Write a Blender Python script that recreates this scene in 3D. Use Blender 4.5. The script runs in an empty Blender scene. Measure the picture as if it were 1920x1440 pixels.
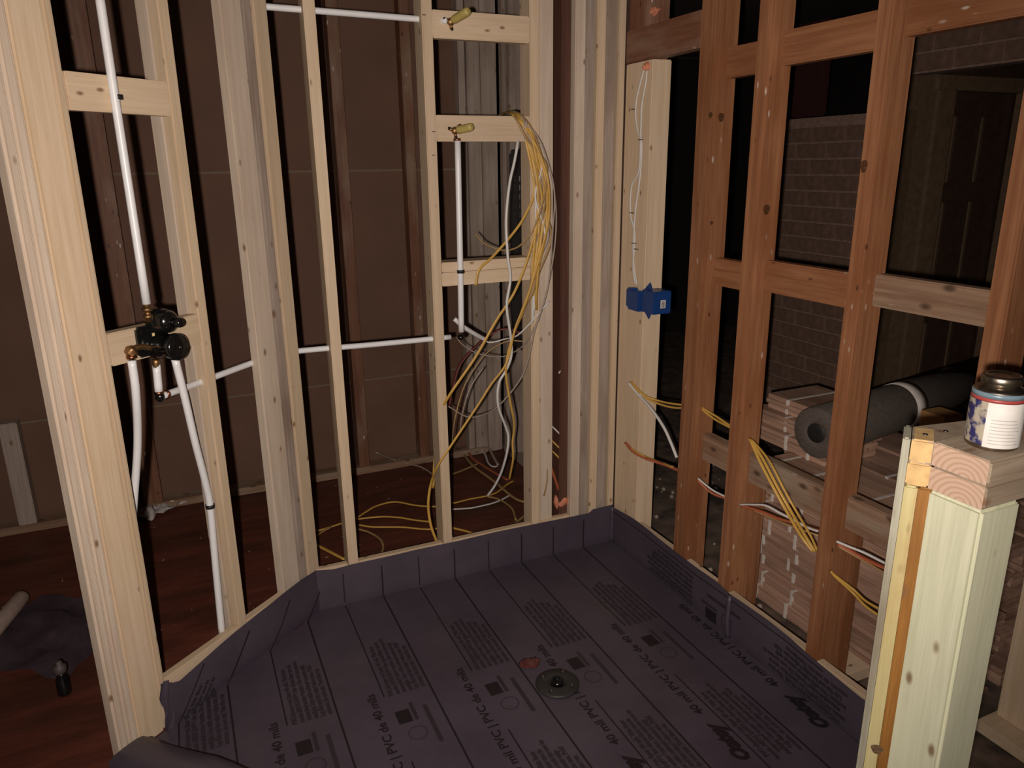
import bpy, bmesh, math, random
from mathutils import Vector, Matrix, noise
random.seed(7)
V = Vector
SC = bpy.context.scene
COL = SC.collection

# ------------------------------------------------------------------ camera, world, light, exposure
CAM = V((-1.681, -2.661, 1.664)); FPX = 1406.4
def cam_axes(yaw, pitch, roll):
    cy, sy, cp, sp = math.cos(yaw), math.sin(yaw), math.cos(pitch), math.sin(pitch)
    f = V((sy*cp, cy*cp, -sp)); r = V((cy, -sy, 0)); u = r.cross(f)
    return f, r*math.cos(roll)+u*math.sin(roll), u*math.cos(roll)-r*math.sin(roll)
CF, CR, CU = cam_axes(math.radians(24.012), math.radians(16.245), math.radians(-.719))
cd = bpy.data.cameras.new('camera'); cam = bpy.data.objects.new('camera', cd); COL.objects.link(cam)
cd.sensor_fit = 'HORIZONTAL'; cd.sensor_width = 36; cd.lens = FPX/1920*36; cd.clip_start = .02
Mc = Matrix.Identity(4)
for i in range(3):
    Mc[i][0], Mc[i][1], Mc[i][2], Mc[i][3] = CR[i], CU[i], -CF[i], CAM[i]
cam.matrix_world = Mc
SC.camera = cam
wd = bpy.data.worlds.new('world'); SC.world = wd; wd.use_nodes = True
wd.node_tree.nodes['Background'].inputs[0].default_value = (1.0, .62, .40, 1)
wd.node_tree.nodes['Background'].inputs[1].default_value = .035
SC.view_settings.view_transform = 'Standard'; SC.view_settings.look = 'None'
SC.view_settings.exposure = 0; SC.view_settings.gamma = 1; SC.view_settings.use_curve_mapping = False
ld = bpy.data.lights.new('phone_flash', 'SPOT'); ld.energy = 228; ld.color = (1.0, .88, .80); ld.shadow_soft_size = .012
ld.spot_size = math.radians(121); ld.spot_blend = 1
lo = bpy.data.objects.new('phone_flash', ld); COL.objects.link(lo)
lo.location = CAM - CR*.052 - CU*.036 - CF*.06
lo.rotation_euler = (CF - CR*.09 + CU*.11).to_track_quat('-Z', 'Y').to_euler()

# ------------------------------------------------------------------ measuring helpers: sight line from the camera meets a real plane
def ray(px, py): return CF + CR*((px-960)/FPX) - CU*((py-720)/FPX)
def at(px, py, X=None, Y=None, Z=None):
    d = ray(px, py)
    t = (X-CAM.x)/d.x if X is not None else (Y-CAM.y)/d.y if Y is not None else (Z-CAM.z)/d.z
    return CAM + d*t
K = V((-1.335, 0, 0)); BD = V((-.7668, -.6419, 0)); BN = V((.6419, -.7668, 0))   # angled wall: corner, direction, room-side normal
def atB(px, py, off=0):
    d = ray(px, py); t = (BN.dot(K)+off-CAM.dot(BN))/d.dot(BN)
    return CAM + d*t
def onB(s, off=0, z=0): return K + BD*s + BN*off + V((0, 0, z))

# ------------------------------------------------------------------ object helpers
WM = {}
def put(name, me, M=None, parent=None, **props):
    o = bpy.data.objects.new(name, me); COL.objects.link(o)
    M = M or Matrix.Identity(4)
    WM[o.name] = M.copy()
    if parent: o.parent = parent; M = WM[parent.name].inverted() @ M
    o.matrix_basis = M
    for k, v in props.items():
        if v: o[k] = v
    return o
def thing(name, loc, label, cat, group=None):
    return put(name, None, Matrix.Translation(loc), None, label=label, category=cat, group=group)
def struct(name, loc=(0, 0, 0)): return put(name, None, Matrix.Translation(loc), None, kind='structure')
def mesh(name, verts, faces, mat, smooth=False):
    me = bpy.data.meshes.new(name); me.from_pydata([tuple(v) for v in verts], [], faces); me.validate()
    me.materials.append(mat)
    if smooth:
        for p in me.polygons: p.use_smooth = True
    return me
def bm_mesh(name, bm, mat, smooth=False):
    me = bpy.data.meshes.new(name); bm.to_mesh(me); bm.free(); me.materials.append(mat)
    if smooth:
        for p in me.polygons: p.use_smooth = True
    return me
def box_mesh(name, sx, sy, sz, mat, bev=.003, seg=2, warp=0, cuts=0):
    """box standing on z=0, x and y centred; z is the long (grain) axis"""
    bm = bmesh.new(); bmesh.ops.create_cube(bm, size=1)
    for v in bm.verts: v.co = V((v.co.x*sx, v.co.y*sy, (v.co.z+.5)*sz))
    if cuts:
        es = [e for e in bm.edges if abs(e.verts[0].co.z-e.verts[1].co.z) > sz*.5]
        bmesh.ops.subdivide_edges(bm, edges=es, cuts=cuts)
    if bev:
        if cuts: bmesh.ops.bevel(bm, geom=[e for e in bm.edges if len(e.link_faces) == 2 and e.calc_face_angle(0) > .5], offset=bev, segments=seg, affect='EDGES')
        else: bmesh.ops.bevel(bm, geom=bm.edges[:], offset=bev, segments=seg, affect='EDGES')
    if warp:
        sd = V((random.random()*50, random.random()*50, 0))
        for v in bm.verts:
            n = noise.noise_vector(V((0, 0, v.co.z*1.1))+sd)
            v.co.x += n.x*warp; v.co.y += n.y*warp
    return bm_mesh(name, bm, mat)
def frame(o, x, y, z):
    M = Matrix.Identity(4)
    for i in range(3): M[i][0], M[i][1], M[i][2], M[i][3] = x[i], y[i], z[i], o[i]
    return M
EX, EY, EZ = V((1, 0, 0)), V((0, 1, 0)), V((0, 0, 1))
def post(name, cx, cy, z0, z1, sx, sy, mat, parent, xd=EX, warp=.0015, label=None, bev=.0035):
    """upright timber; xd is the horizontal direction of its sx side"""
    yd = EZ.cross(xd)
    me = box_mesh(name, sx, sy, z1-z0, mat, bev, 2, warp, 8)
    return put(name, me, frame(V((cx, cy, z0)), xd, yd, EZ), parent, label=label)
def beam(name, a, b, h, d, mat, parent, off=0, label=None, bev=.003):
    """level timber from a to b (points on the top front edge line): h tall, d deep along `off` direction vector"""
    a, b = V(a), V(b); L = (b-a).length; zd = (b-a)/L; dd = V(off).normalized(); ud = -zd.cross(dd)
    ud = EZ.copy() if abs(zd.z) < .05 else ud
    xd = dd; yd = zd.cross(xd)
    me = box_mesh(name, d, h, L, mat, bev, 2, 0, 0)
    o = a + dd*(d/2) - EZ*(h/2)
    return put(name, me, frame(o, xd, yd, zd), parent, label=label)
def boxw(name, lo_, hi, mat, parent=None, bev=.002, long=2, **kw):
    """axis-aligned box lo..hi, grain along axis `long`"""
    lo_, hi = V(lo_), V(hi); s = hi-lo_; c = (lo_+hi)/2
    if long == 2: X_, Y_, Z_ = EX, EY, EZ; sz = (s.x, s.y, s.z); o = V((c.x, c.y, lo_.z))
    elif long == 0: X_, Y_, Z_ = EY, EZ, EX; sz = (s.y, s.z, s.x); o = V((lo_.x, c.y, c.z))
    else: X_, Y_, Z_ = EZ, EX, EY; sz = (s.z, s.x, s.y); o = V((c.x, lo_.y, c.z))
    return put(name, box_mesh(name, *sz, mat, bev, 2), frame(o, X_, Y_, Z_), parent, **kw)
def spline(pts, n=8):
    P = [V(p) for p in pts]
    if len(P) == 2: return [P[0].lerp(P[1], i/n) for i in range(n+1)]
    Q = [P[0]*2-P[1]]+P+[P[-1]*2-P[-2]]; out = []
    for i in range(1, len(Q)-2):
        a, b, c, d = Q[i-1:i+3]
        for k in range(n):
            t = k/n
            out.append(.5*((2*b)+(c-a)*t+(2*a-5*b+4*c-d)*t*t+(3*b-a-3*c+d)*t**3))
    out.append(P[-1]); return out
def tube_data(path, r1, r2=None, seg=8, caps=True):
    r2 = r2 or r1; vs, fs = [], []
    N = len(path); t0 = (path[1]-path[0]).normalized()
    up = EZ if abs(t0.z) < .9 else EX
    x = t0.cross(up).normalized()
    for i, p in enumerate(path):
        t = (path[min(i+1, N-1)]-path[max(i-1, 0)]).normalized()
        x = (x-t*x.dot(t)).normalized(); y = t.cross(x)
        for k in range(seg):
            a = 2*math.pi*k/seg; vs.append(p+x*(r1*math.cos(a))+y*(r2*math.sin(a)))
    for i in range(N-1):
        for k in range(seg):
            a, b = i*seg+k, i*seg+(k+1) % seg; fs.append((a, b, b+seg, a+seg))
    if caps: fs.append(tuple(range(seg))[::-1]); fs.append(tuple(range((N-1)*seg, N*seg)))
    return vs, fs
def tube(name, pts, r, mat, parent=None, r2=None, n=8, seg=8, **kw):
    path = spline(pts, n); o = path[0].copy()
    vs, fs = tube_data([p-o for p in path], r, r2, seg)
    me = mesh(name, vs, fs, mat, True)
    return put(name, me, Matrix.Translation(o), parent, **kw)
def lathe(name, prof, mat, org, axis=EZ, seg=32, parent=None, smooth=True, **kw):
    """profile [(r, h)] revolved about axis at org"""
    vs, fs = [], []
    for r, h in prof:
        for k in range(seg):
            a = 2*math.pi*k/seg; vs.append((r*math.cos(a), r*math.sin(a), h))
    for i in range(len(prof)-1):
        for k in range(seg):
            a, b = i*seg+k, i*seg+(k+1) % seg; fs.append((a, b, b+seg, a+seg))
    fs.append(tuple(range(seg))[::-1]); fs.append(tuple(range((len(prof)-1)*seg, len(prof)*seg)))
    me = mesh(name, vs, fs, mat, False)
    if smooth:
        for p in me.polygons: p.use_smooth = len(p.vertices) == 4
    z = V(axis).normalized(); x = z.orthogonal().normalized(); y = z.cross(x)
    return put(name, me, frame(V(org), x, y, z), parent, **kw)
def blob(name, c, r, mat, parent=None, amp=.3, sub=3, **kw):
    bm = bmesh.new(); bmesh.ops.create_icosphere(bm, subdivisions=sub, radius=1); s = V((random.random()*9,)*3)
    for v in bm.verts:
        k = 1+amp*noise.noise(v.co*1.7+s); v.co = V((v.co.x*r[0]*k, v.co.y*r[1]*k, v.co.z*r[2]*k))
    return put(name, bm_mesh(name, bm, mat, True), Matrix.Translation(V(c)), parent, **kw)

# ------------------------------------------------------------------ materials
def nt(name):
    m = bpy.data.materials.new(name); m.use_nodes = True; t = m.node_tree
    return m, t, t.nodes['Principled BSDF']
def N(t, ty, **kw):
    n = t.nodes.new(ty)
    for k, v in kw.items(): setattr(n, k, v)
    return n
def plain(name, c, rough=.6, metal=0, spec=.5, var=.12, scale=30, bump=0, coat=0):
    m, t, b = nt(name); b.inputs['Roughness'].default_value = rough; b.inputs['Metallic'].default_value = metal
    b.inputs['Specular IOR Level'].default_value = spec; b.inputs['Coat Weight'].default_value = coat
    tc = N(t, 'ShaderNodeTexCoord'); nz = N(t, 'ShaderNodeTexNoise'); nz.inputs['Scale'].default_value = scale; nz.inputs['Detail'].default_value = 5
    t.links.new(tc.outputs['Object'], nz.inputs['Vector'])
    r = N(t, 'ShaderNodeValToRGB'); r.color_ramp.elements[0].position = .3; r.color_ramp.elements[1].position = .7
    r.color_ramp.elements[0].color = tuple(x*(1-var) for x in c)+(1,); r.color_ramp.elements[1].color = tuple(min(1, x*(1+var)) for x in c)+(1,)
    t.links.new(nz.outputs['Fac'], r.inputs[0]); t.links.new(r.outputs[0], b.inputs['Base Color'])
    if bump:
        bp = N(t, 'ShaderNodeBump'); bp.inputs['Strength'].default_value = bump; bp.inputs['Distance'].default_value = .01
        t.links.new(nz.outputs['Fac'], bp.inputs['Height']); t.links.new(bp.outputs[0], b.inputs['Normal'])
    return m
def wood(name, light, dark, knot=(.16, .08, .035), knots=.10, stain=None, stain_amt=.5, rough=.55, fleck=0, grain=1.0, spec=.35, hole=None):
    """grain runs along local z; rings, knots, stains"""
    m, t, b = nt(name); b.inputs['Roughness'].default_value = rough; b.inputs['Specular IOR Level'].default_value = spec
    tc = N(t, 'ShaderNodeTexCoord'); oi = N(t, 'ShaderNodeObjectInfo')
    ad = N(t, 'ShaderNodeVectorMath', operation='MULTIPLY_ADD')
    cb = N(t, 'ShaderNodeCombineXYZ'); 
    for i in range(3): t.links.new(oi.outputs['Random'], cb.inputs[i])
    t.links.new(cb.outputs[0], ad.inputs[0]); ad.inputs[1].default_value = (3.1, 5.7, 17.3); t.links.new(tc.outputs['Object'], ad.inputs[2])
    def mapped(s):
        mp = N(t, 'ShaderNodeMapping'); mp.inputs['Scale'].default_value = s; t.links.new(ad.outputs[0], mp.inputs[0]); return mp.outputs[0]
    g = N(t, 'ShaderNodeTexNoise'); g.inputs['Scale'].default_value = 1; g.inputs['Detail'].default_value = 4; g.inputs['Distortion'].default_value = .6
    t.links.new(mapped((55*grain, 55*grain, 2.2)), g.inputs['Vector'])
    f = N(t, 'ShaderNodeTexNoise'); f.inputs['Scale'].default_value = 1; f.inputs['Detail'].default_value = 3
    t.links.new(mapped((220, 220, 9)), f.inputs['Vector'])
    mx = N(t, 'ShaderNodeMath', operation='MULTIPLY_ADD'); mx.inputs[1].default_value = .35; t.links.new(f.outputs['Fac'], mx.inputs[0]); 
    ms = N(t, 'ShaderNodeMath', operation='MULTIPLY'); ms.inputs[1].default_value = .65; t.links.new(g.outputs['Fac'], ms.inputs[0]); t.links.new(ms.outputs[0], mx.inputs[2])
    r = N(t, 'ShaderNodeValToRGB'); r.color_ramp.elements[0].position = .38; r.color_ramp.elements[1].position = .62
    r.color_ramp.elements[0].color = (*dark, 1); r.color_ramp.elements[1].color = (*light, 1)
    t.links.new(mx.outputs[0], r.inputs[0]); col = r.outputs[0]
    def mixc(fac, c2, src):
        n = N(t, 'ShaderNodeMix', data_type='RGBA'); t.links.new(fac, n.inputs[0]); t.links.new(src, n.inputs[6]); n.inputs[7].default_value = (*c2, 1); return n.outputs[2]
    if stain:
        s = N(t, 'ShaderNodeTexNoise'); s.inputs['Scale'].default_value = 1; s.inputs['Detail'].default_value = 4; t.links.new(mapped((9, 9, 2.6)), s.inputs['Vector'])
        sr = N(t, 'ShaderNodeMapRange'); sr.inputs[1].default_value = .46; sr.inputs[2].default_value = .68; sr.inputs[4].default_value = stain_amt
        t.links.new(s.outputs['Fac'], sr.inputs[0]); col = mixc(sr.outputs[0], stain, col)
    v = N(t, 'ShaderNodeTexVoronoi'); v.inputs['Scale'].default_value = 1; t.links.new(mapped((17, 17, 8.5)), v.inputs['Vector'])
    kr = N(t, 'ShaderNodeMapRange'); kr.inputs[1].default_value = knots*1.6; kr.inputs[2].default_value = knots*.6; t.links.new(v.outputs['Distance'], kr.inputs[0])
    kw_ = N(t, 'ShaderNodeMath', operation='MULTIPLY'); kw_.inputs[1].default_value = .85; t.links.new(kr.outputs[0], kw_.inputs[0])
    col = mixc(kw_.outputs[0], knot, col)
    if fleck:
        w = N(t, 'ShaderNodeTexVoronoi'); w.inputs['Scale'].default_value = 1; t.links.new(mapped((34, 34, 12)), w.inputs['Vector'])
        wn = N(t, 'ShaderNodeTexNoise'); wn.inputs['Scale'].default_value = 1; t.links.new(mapped((7, 7, 4)), wn.inputs['Vector'])
        wr = N(t, 'ShaderNodeMapRange'); wr.inputs[1].default_value = .17; wr.inputs[2].default_value = .08; t.links.new(w.outputs['Distance'], wr.inputs[0])
        wm = N(t, 'ShaderNodeMapRange'); wm.inputs[1].default_value = .52; wm.inputs[2].default_value = .62; t.links.new(wn.outputs['Fac'], wm.inputs[0])
        wx = N(t, 'ShaderNodeMath', operation='MULTIPLY'); t.links.new(wr.outputs[0], wx.inputs[0]); t.links.new(wm.outputs[0], wx.inputs[1])
        w2 = N(t, 'ShaderNodeMath', operation='MULTIPLY'); w2.inputs[1].default_value = fleck; t.links.new(wx.outputs[0], w2.inputs[0])
        col = mixc(w2.outputs[0], (.62, .55, .47), col)
    # every timber a little different
    hs = N(t, 'ShaderNodeHueSaturation'); mr = N(t, 'ShaderNodeMapRange'); mr.inputs[3].default_value = .88; mr.inputs[4].default_value = 1.1
    t.links.new(oi.outputs['Random'], mr.inputs[0]); t.links.new(mr.outputs[0], hs.inputs['Value']); t.links.new(col, hs.inputs['Color'])
    t.links.new(hs.outputs[0], b.inputs['Base Color'])
    bp = N(t, 'ShaderNodeBump'); bp.inputs['Strength'].default_value = .25; bp.inputs['Distance'].default_value = .003
    t.links.new(mx.outputs[0], bp.inputs['Height']); t.links.new(bp.outputs[0], b.inputs['Normal'])
    return m
def rings(name, c1, c2, cx, cy, sc):
    """cut end of a board: growth rings in the local xy plane"""
    m, t, b = nt(name); b.inputs['Roughness'].default_value = .7
    tc = N(t, 'ShaderNodeTexCoord'); mp = N(t, 'ShaderNodeMapping'); mp.inputs['Location'].default_value = (cx, cy, 0)
    t.links.new(tc.outputs['Object'], mp.inputs[0])
    mul = N(t, 'ShaderNodeVectorMath', operation='MULTIPLY'); mul.inputs[1].default_value = (1, 1.25, 0); t.links.new(mp.outputs[0], mul.inputs[0])
    w = N(t, 'ShaderNodeTexWave', wave_type='RINGS', rings_direction='SPHERICAL'); w.inputs['Scale'].default_value = sc; w.inputs['Distortion'].default_value = 1.2; w.inputs['Detail Scale'].default_value = 1.5
    t.links.new(mul.outputs[0], w.inputs['Vector'])
    r = N(t, 'ShaderNodeValToRGB'); r.color_ramp.elements[0].color = (*c2, 1); r.color_ramp.elements[1].color = (*c1, 1); r.color_ramp.elements[0].position = .1; r.color_ramp.elements[1].position = .6
    t.links.new(w.outputs['Fac'], r.inputs[0]); t.links.new(r.outputs[0], b.inputs['Base Color']); return m

PINE = wood('fresh_pine', (.62, .48, .33), (.53, .40, .26), knots=.075, stain=(.60, .46, .34), stain_amt=.4)
PINE2 = wood('whitewood_pine', (.58, .48, .38), (.48, .39, .30), knots=.085, stain=(.44, .33, .25), stain_amt=.5)
GREYP = wood('weathered_pine', (.38, .31, .255), (.28, .22, .18), knots=.10, stain=(.20, .14, .10), stain_amt=.7)
OLD = wood('old_reddish_fir', (.33, .150, .070), (.22, .088, .040), knot=(.05, .02, .01), knots=.06, stain=(.20, .07, .025), stain_amt=.65, fleck=.7, rough=.5)
OLDD = wood('old_dark_fir', (.20, .085, .045), (.13, .05, .026), knot=(.04, .02, .01), knots=.08, stain=(.28, .19, .13), stain_amt=.7, fleck=.8, rough=.6)
OLDG = wood('old_grey_fir', (.30, .19, .12), (.20, .11, .065), knot=(.06, .03, .015), knots=.13, stain=(.34, .27, .20), stain_amt=.8, fleck=.9, rough=.7)
TREAT = wood('treated_pine', (.58, .58, .42), (.48, .49, .34), knots=.085, stain=(.62, .62, .44), stain_amt=.5, rough=.6)
TREATY = wood('treated_yellow', (.45, .40, .20), (.38, .32, .15), knots=.10, stain=(.30, .13, .03), stain_amt=.9, rough=.6)
STAINB = wood('brown_stained_edge', (.28, .13, .03), (.18, .075, .015), knots=.10, stain=(.12, .05, .01), stain_amt=.8, rough=.55)
CUTY = plain('cut_end_yellow', (.50, .33, .14), .7, var=.18, scale=70)
CAPW = wood('cap_plate_pine', (.36, .29, .21), (.23, .17, .12), knots=.10, stain=(.22, .17, .12), stain_amt=.6, grain=.6)
RING1 = rings('cut_end_rings', (.47, .33, .24), (.39, .25, .17), .01, .02, 34)
OAK = wood('flooring_oak', (.46, .29, .21), (.33, .20, .14), knots=.07, stain=(.15, .085, .055), stain_amt=.7, grain=.8)
STRAP = plain('white_strap', (.60, .55, .50), .4)
WALLB = plain('brown_wallboard', (.135, .070, .044), .9, var=.10, scale=4)
WALLTAPE = plain('board_joint', (.17, .12, .08), .9)
FLOORM = wood('red_brown_subfloor', (.145, .042, .024), (.085, .024, .015), knots=.05, stain=(.05, .018, .01), stain_amt=.8, grain=.25, rough=.55)
FLOORD = plain('dusty_slab', (.11, .075, .055), .9, var=.6, scale=12, bump=.5)
BRICK = plain('painted_brick', (.15, .088, .062), .85, var=.25, scale=25, bump=.3)
MORTAR = plain('mortar', (.24, .155, .115), .95, var=.2, scale=40)
DOORM = plain('dark_door', (.05, .028, .017), .5, var=.2)
CASING = plain('door_casing', (.13, .085, .05), .6, var=.2)
DARKR = plain('dark_red_panel', (.035, .006, .006), .7)
PEX = plain('white_pex', (.72, .72, .72), .35, var=.03)
WHITEC = plain('white_cable', (.60, .58, .55), .45, var=.05)
GREYC = plain('grey_cable', (.34, .27, .22), .5, var=.1)
YELC = plain('yellow_cable', (.54, .32, .065), .42, var=.12, scale=15)
YELD = plain('dusty_yellow_cable', (.33, .21, .085), .5, var=.25, scale=12)
ORC = plain('orange_cable', (.38, .10, .045), .5, var=.1)
REDC = plain('dark_red_cable', (.14, .025, .02), .5, var=.15)
BLACKP = plain('black_plastic', (.006, .006, .006), .18, spec=.6)
BLACKR = plain('black_rubber', (.012, .011, .011), .5)
BRASS = plain('brass', (.34, .20, .09), .5, metal=1, var=.2)
COPPER = plain('copper_ring', (.30, .12, .07), .35, metal=1)
PLUGY = plain('yellow_plug', (.42, .33, .10), .45, var=.15)
STEEL = plain('dark_steel', (.20, .19, .18), .35, metal=1)
TIN = plain('worn_tin', (.34, .29, .23), .32, metal=1, var=.35, scale=60)
BLUEP = plain('blue_plastic', (.008, .042, .17), .38, var=.05)
PANELG = plain('panel_grey', (.045, .048, .052), .45, metal=.3)
FOAM = plain('orange_foam', (.60, .22, .12), .75, var=.2, scale=50, bump=.5)
PAPER = plain('white_label', (.60, .58, .54), .6, var=.1)
INK = plain('black_ink', (.012, .008, .011), .55, var=.05)
INKF = plain('faded_ink', (.030, .022, .029), .55, var=.1)
FILM = plain('clear_plastic_scrap', (.45, .42, .40), .25, var=.3)
BAG = plain('dark_bag', (.035, .022, .024), .6, var=.3)
CARPET = plain('grey_roll', (.085, .068, .055), .8, var=.2, scale=80)
CARDB = plain('cardboard', (.30, .15, .05), .8)
NAILM = plain('nail_steel', (.12, .10, .09), .4, metal=.8)
# liner: grey-violet sheet with faint smudges
LINER, t_, b_ = nt('pvc_liner')
b_.inputs['Roughness'].default_value = .42; b_.inputs['Specular IOR Level'].default_value = .4
tc = N(t_, 'ShaderNodeTexCoord'); n1 = N(t_, 'ShaderNodeTexNoise'); n1.inputs['Scale'].default_value = 3.2; n1.inputs['Detail'].default_value = 6; n1.inputs['Roughness'].default_value = .6
t_.links.new(tc.outputs['Object'], n1.inputs['Vector'])
rp = N(t_, 'ShaderNodeValToRGB'); rp.color_ramp.elements[0].position = .32; rp.color_ramp.elements[1].position = .7
rp.color_ramp.elements[0].color = (.056, .044, .060, 1); rp.color_ramp.elements[1].color = (.080, .064, .084, 1)
t_.links.new(n1.outputs['Fac'], rp.inputs[0]); t_.links.new(rp.outputs[0], b_.inputs['Base Color'])
bp_ = N(t_, 'ShaderNodeBump'); bp_.inputs['Strength'].default_value = .35; bp_.inputs['Distance'].default_value = .02
t_.links.new(n1.outputs['Fac'], bp_.inputs['Height']); t_.links.new(bp_.outputs[0], b_.inputs['Normal'])

# ================================================================== THE SETTING
fl = struct('floor')
def slab(name, x0, y0, x1, y1, z0, z1, mat, parent=None, **kw): return boxw(name, (x0, y0, z0), (x1, y1, z1), mat, parent, 0, **kw)
# wood subfloor sheets of the bathroom side, then the slab of the side room
for i, (x0, y0, x1, y1) in enumerate([(-4, -.95, -2.62, 1.5), (-2.612, -.95, -1.38, 1.5), (-1.372, -.95, .02, 1.5), (-4, -3.6, -1.0, -.958), (-.992, -3.6, .02, -.958)]):
    boxw('subfloor_sheet', (x0, y0, -.03), (x1, y1, -.002), FLOORM, fl, .002, long=0)
slab('slab', .02, -3.6, 4.2, 4.2, -.04, -.004, FLOORD, fl)
slab('underlay', -4.1, -3.7, 4.3, 4.3, -.08, -.041, FLOORD, fl)
ce = put('ceiling', box_mesh('ceiling', 8.4, 8, .02, plain('ceiling_boards', (.05, .03, .02), .9), 0), Matrix.Translation((.1, .3, 2.62)), kind='structure')

wf = struct('wall_far', (0, 1.36, 0))
for (x0, x1, z0, z1) in [(-3.6, .0, .0, .52), (-3.6, .0, .524, 1.645), (-3.6, .0, 1.65, 2.6)]:
    boxw('wallboard', (x0, 1.36, z0), (x1, 1.38, z1), WALLB, wf, .001, long=0)
boxw('joint_tape', (-3.6, 1.357, 1.642), (0, 1.3605, 1.653), WALLTAPE, wf, 0, long=0)
boxw('joint_tape', (-3.6, 1.357, .517), (0, 1.3605, .527), WALLTAPE, wf, 0, long=0)
boxw('sole_plate', (-3.6, 1.27, 0), (-.1, 1.358, .04), OLDG, wf, .003, long=0)
post('stud', -2.475, 1.315, .04, .55, .075, .085, GREYP, wf, label='pale short timber at the far left')
for x0, x1, m, lb in [(-1.97, -1.885, OLDD, None), (-.872, -.815, OLDD, None), (-.515, -.462, OLDD, None), (-3.0, -2.93, OLDD, None)]:
    post('stud', (x0+x1)/2, 1.315, .04, 2.5, x1-x0, .085, m, wf, label=lb)
for x0, x1, m in [(-.208, -.172, GREYP), (-.162, -.088, GREYP), (-.084, .006, GREYP)]:
    post('stud', (x0+x1)/2, 1.315, .0, 2.5, x1-x0, .07, m, wf, label='weathered pale timber in the far corner')
wl = put('wall_left', box_mesh('wall_left', .05, 5.2, 2.6, WALLB, 0), Matrix.Translation((-3.65, -1.1, 0)), kind='structure')
# wall between bathroom and side room, behind the shower corner
ws = struct('wall_side', (0, .7, 0))
for y0, y1, m in [(1.19, 1.235, GREYP), (1.10, 1.15, GREYP), (.80, .85, GREYP), (.70, .755, OLDG), (.58, .625, GREYP), (.47, .51, GREYP), (.36, .40, GREYP), (.25, .29, GREYP), (.14, .18, OLDD)]:
    post('stud', .045, (y0+y1)/2, .04, 2.5, .09, y1-y0, m, ws)
boxw('sole_plate', (-.0, .10, 0), (.09, 1.25, .04), GREYP, ws, .003, long=1)
boxw('backing_board', (.092, .1, 0), (.105, 1.355, 2.5), plain('backing_brown', (.10, .055, .035), .9), ws, .001)
# -------- back wall of the shower
wb = struct('wall_back')
boxw('sole_plate', (-1.40, .003, 0), (-.25, .089, .038), PINE, wb, .003, long=0)
for x1, m in [(-1.167, PINE), (-.775, PINE), (-.370, PINE)]:
    post('stud', x1-.019, .0445, .038, 2.46, .038, .089, m, wb)
post('stud', -.335, .034, .038, 2.46, .062, .04, PINE2, wb, label='wider board with its face turned to the room')
post('stud', -.244, .058, .0, 2.46, .040, .07, wood('dark_brown_timber', (.105, .046, .030), (.07, .030, .020), knots=.05), wb, label='old dark brown timber in the gap')
xs = [(-.2205, -.176, PINE2, 0), (-.174, -.128, GREYP, .014), (-.125, -.088, PINE, 0), (-.0865, -.034, GREYP, .014), (-.032, .0, PINE, 0)]
for x0, x1, m, o in xs:
    post('stud', (x0+x1)/2, o+.0445, .0, 2.46, x1-x0-.0015, .089, m, wb)
def hblock(name, x0, x1, zt, parent, h=.089, m=PINE, y=0, lb=None): return boxw(name, (x0, y, zt-h), (x1, y+.038, zt), m, parent, .003, long=0, label=lb)
hblock('block', -.775, -.409, 2.176, wb)
hblock('block', -.775, -.409, 1.838, wb)
boxw('block', (-.774, .0, 1.283), (-.409, .089, 1.320), PINE, wb, .003, long=0)
boxw('block', (-.774, .002, 1.231), (-.409, .089, 1.281), PINE, wb, .003, long=0)
for x0, x1 in [(-1.335, -1.206), (-1.166, -.814), (-.774, -.409), (-.37, -.222)]:
    boxw('liner_backing', (x0+.001, .001, .04), (x1-.001, .03, .176), PINE, wb, .003, long=0)
# marker ticks on the stud beside the blocks
for px, py in [(795, 28), (813, 247), (813, 291)]:
    p = at(px, py, Y=-.0006); boxw('pencil_mark', (p.x-.006, -.001, p.z-.001), (p.x+.006, -.0002, p.z+.0015), INK, wb, 0)
# -------- angled wall on the left with the built-up post
wa = struct('wall_angled', K)
def bpost(s0, s1, off, depth, m, z0=.002, lb=None, name='stud', bev=.005):
    c = onB((s0+s1)/2, off-depth/2)
    return post(name, c.x, c.y, z0, 2.46, s1-s0, depth, m, wa, xd=BD, label=lb, bev=bev)
bpost(-.028, .034, 0, .089, PINE, lb='bright edge stud at the wall corner')
bpost(.036, .073, -.004, .089, GREYP)
bpost(.075, .163, -.006, .038, PINE2, lb='stud turned flat beside the corner')
bpost(.352, .390, 0, .089, PINE)
bpost(.391, .400, -.03, .05, PINE2, name='shim')
bpost(.691, .717, 0, .089, PINE, bev=.008)
bpost(.718, .803, -.002, .038, PINE, lb='flat faced board of the wide post', bev=.006)
bpost(.804, .835, -.001, .045, PINE2, bev=.008); bpost(.836, .866, -.001, .045, PINE2, bev=.008)
def bblock(s0, s1, zt, h=.09, name='block', d=.038, off=0, m=PINE):
    return beam(name, onB(s0, off, zt), onB(s1, off, zt), h, d, m, wa, off=-BN)
bblock(.390, .690, 1.897)
bblock(.390, .690, 1.248, m=PINE)
for s0, s1 in [(.165, .351), (.391, .69)]: bblock(s0, s1, .172, .13, 'liner_backing', .03, -.001)
beam('sole_plate', onB(-.02, -.005, .038), onB(.69, -.005, .038), .036, .08, PINE, wa, off=-BN)
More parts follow.
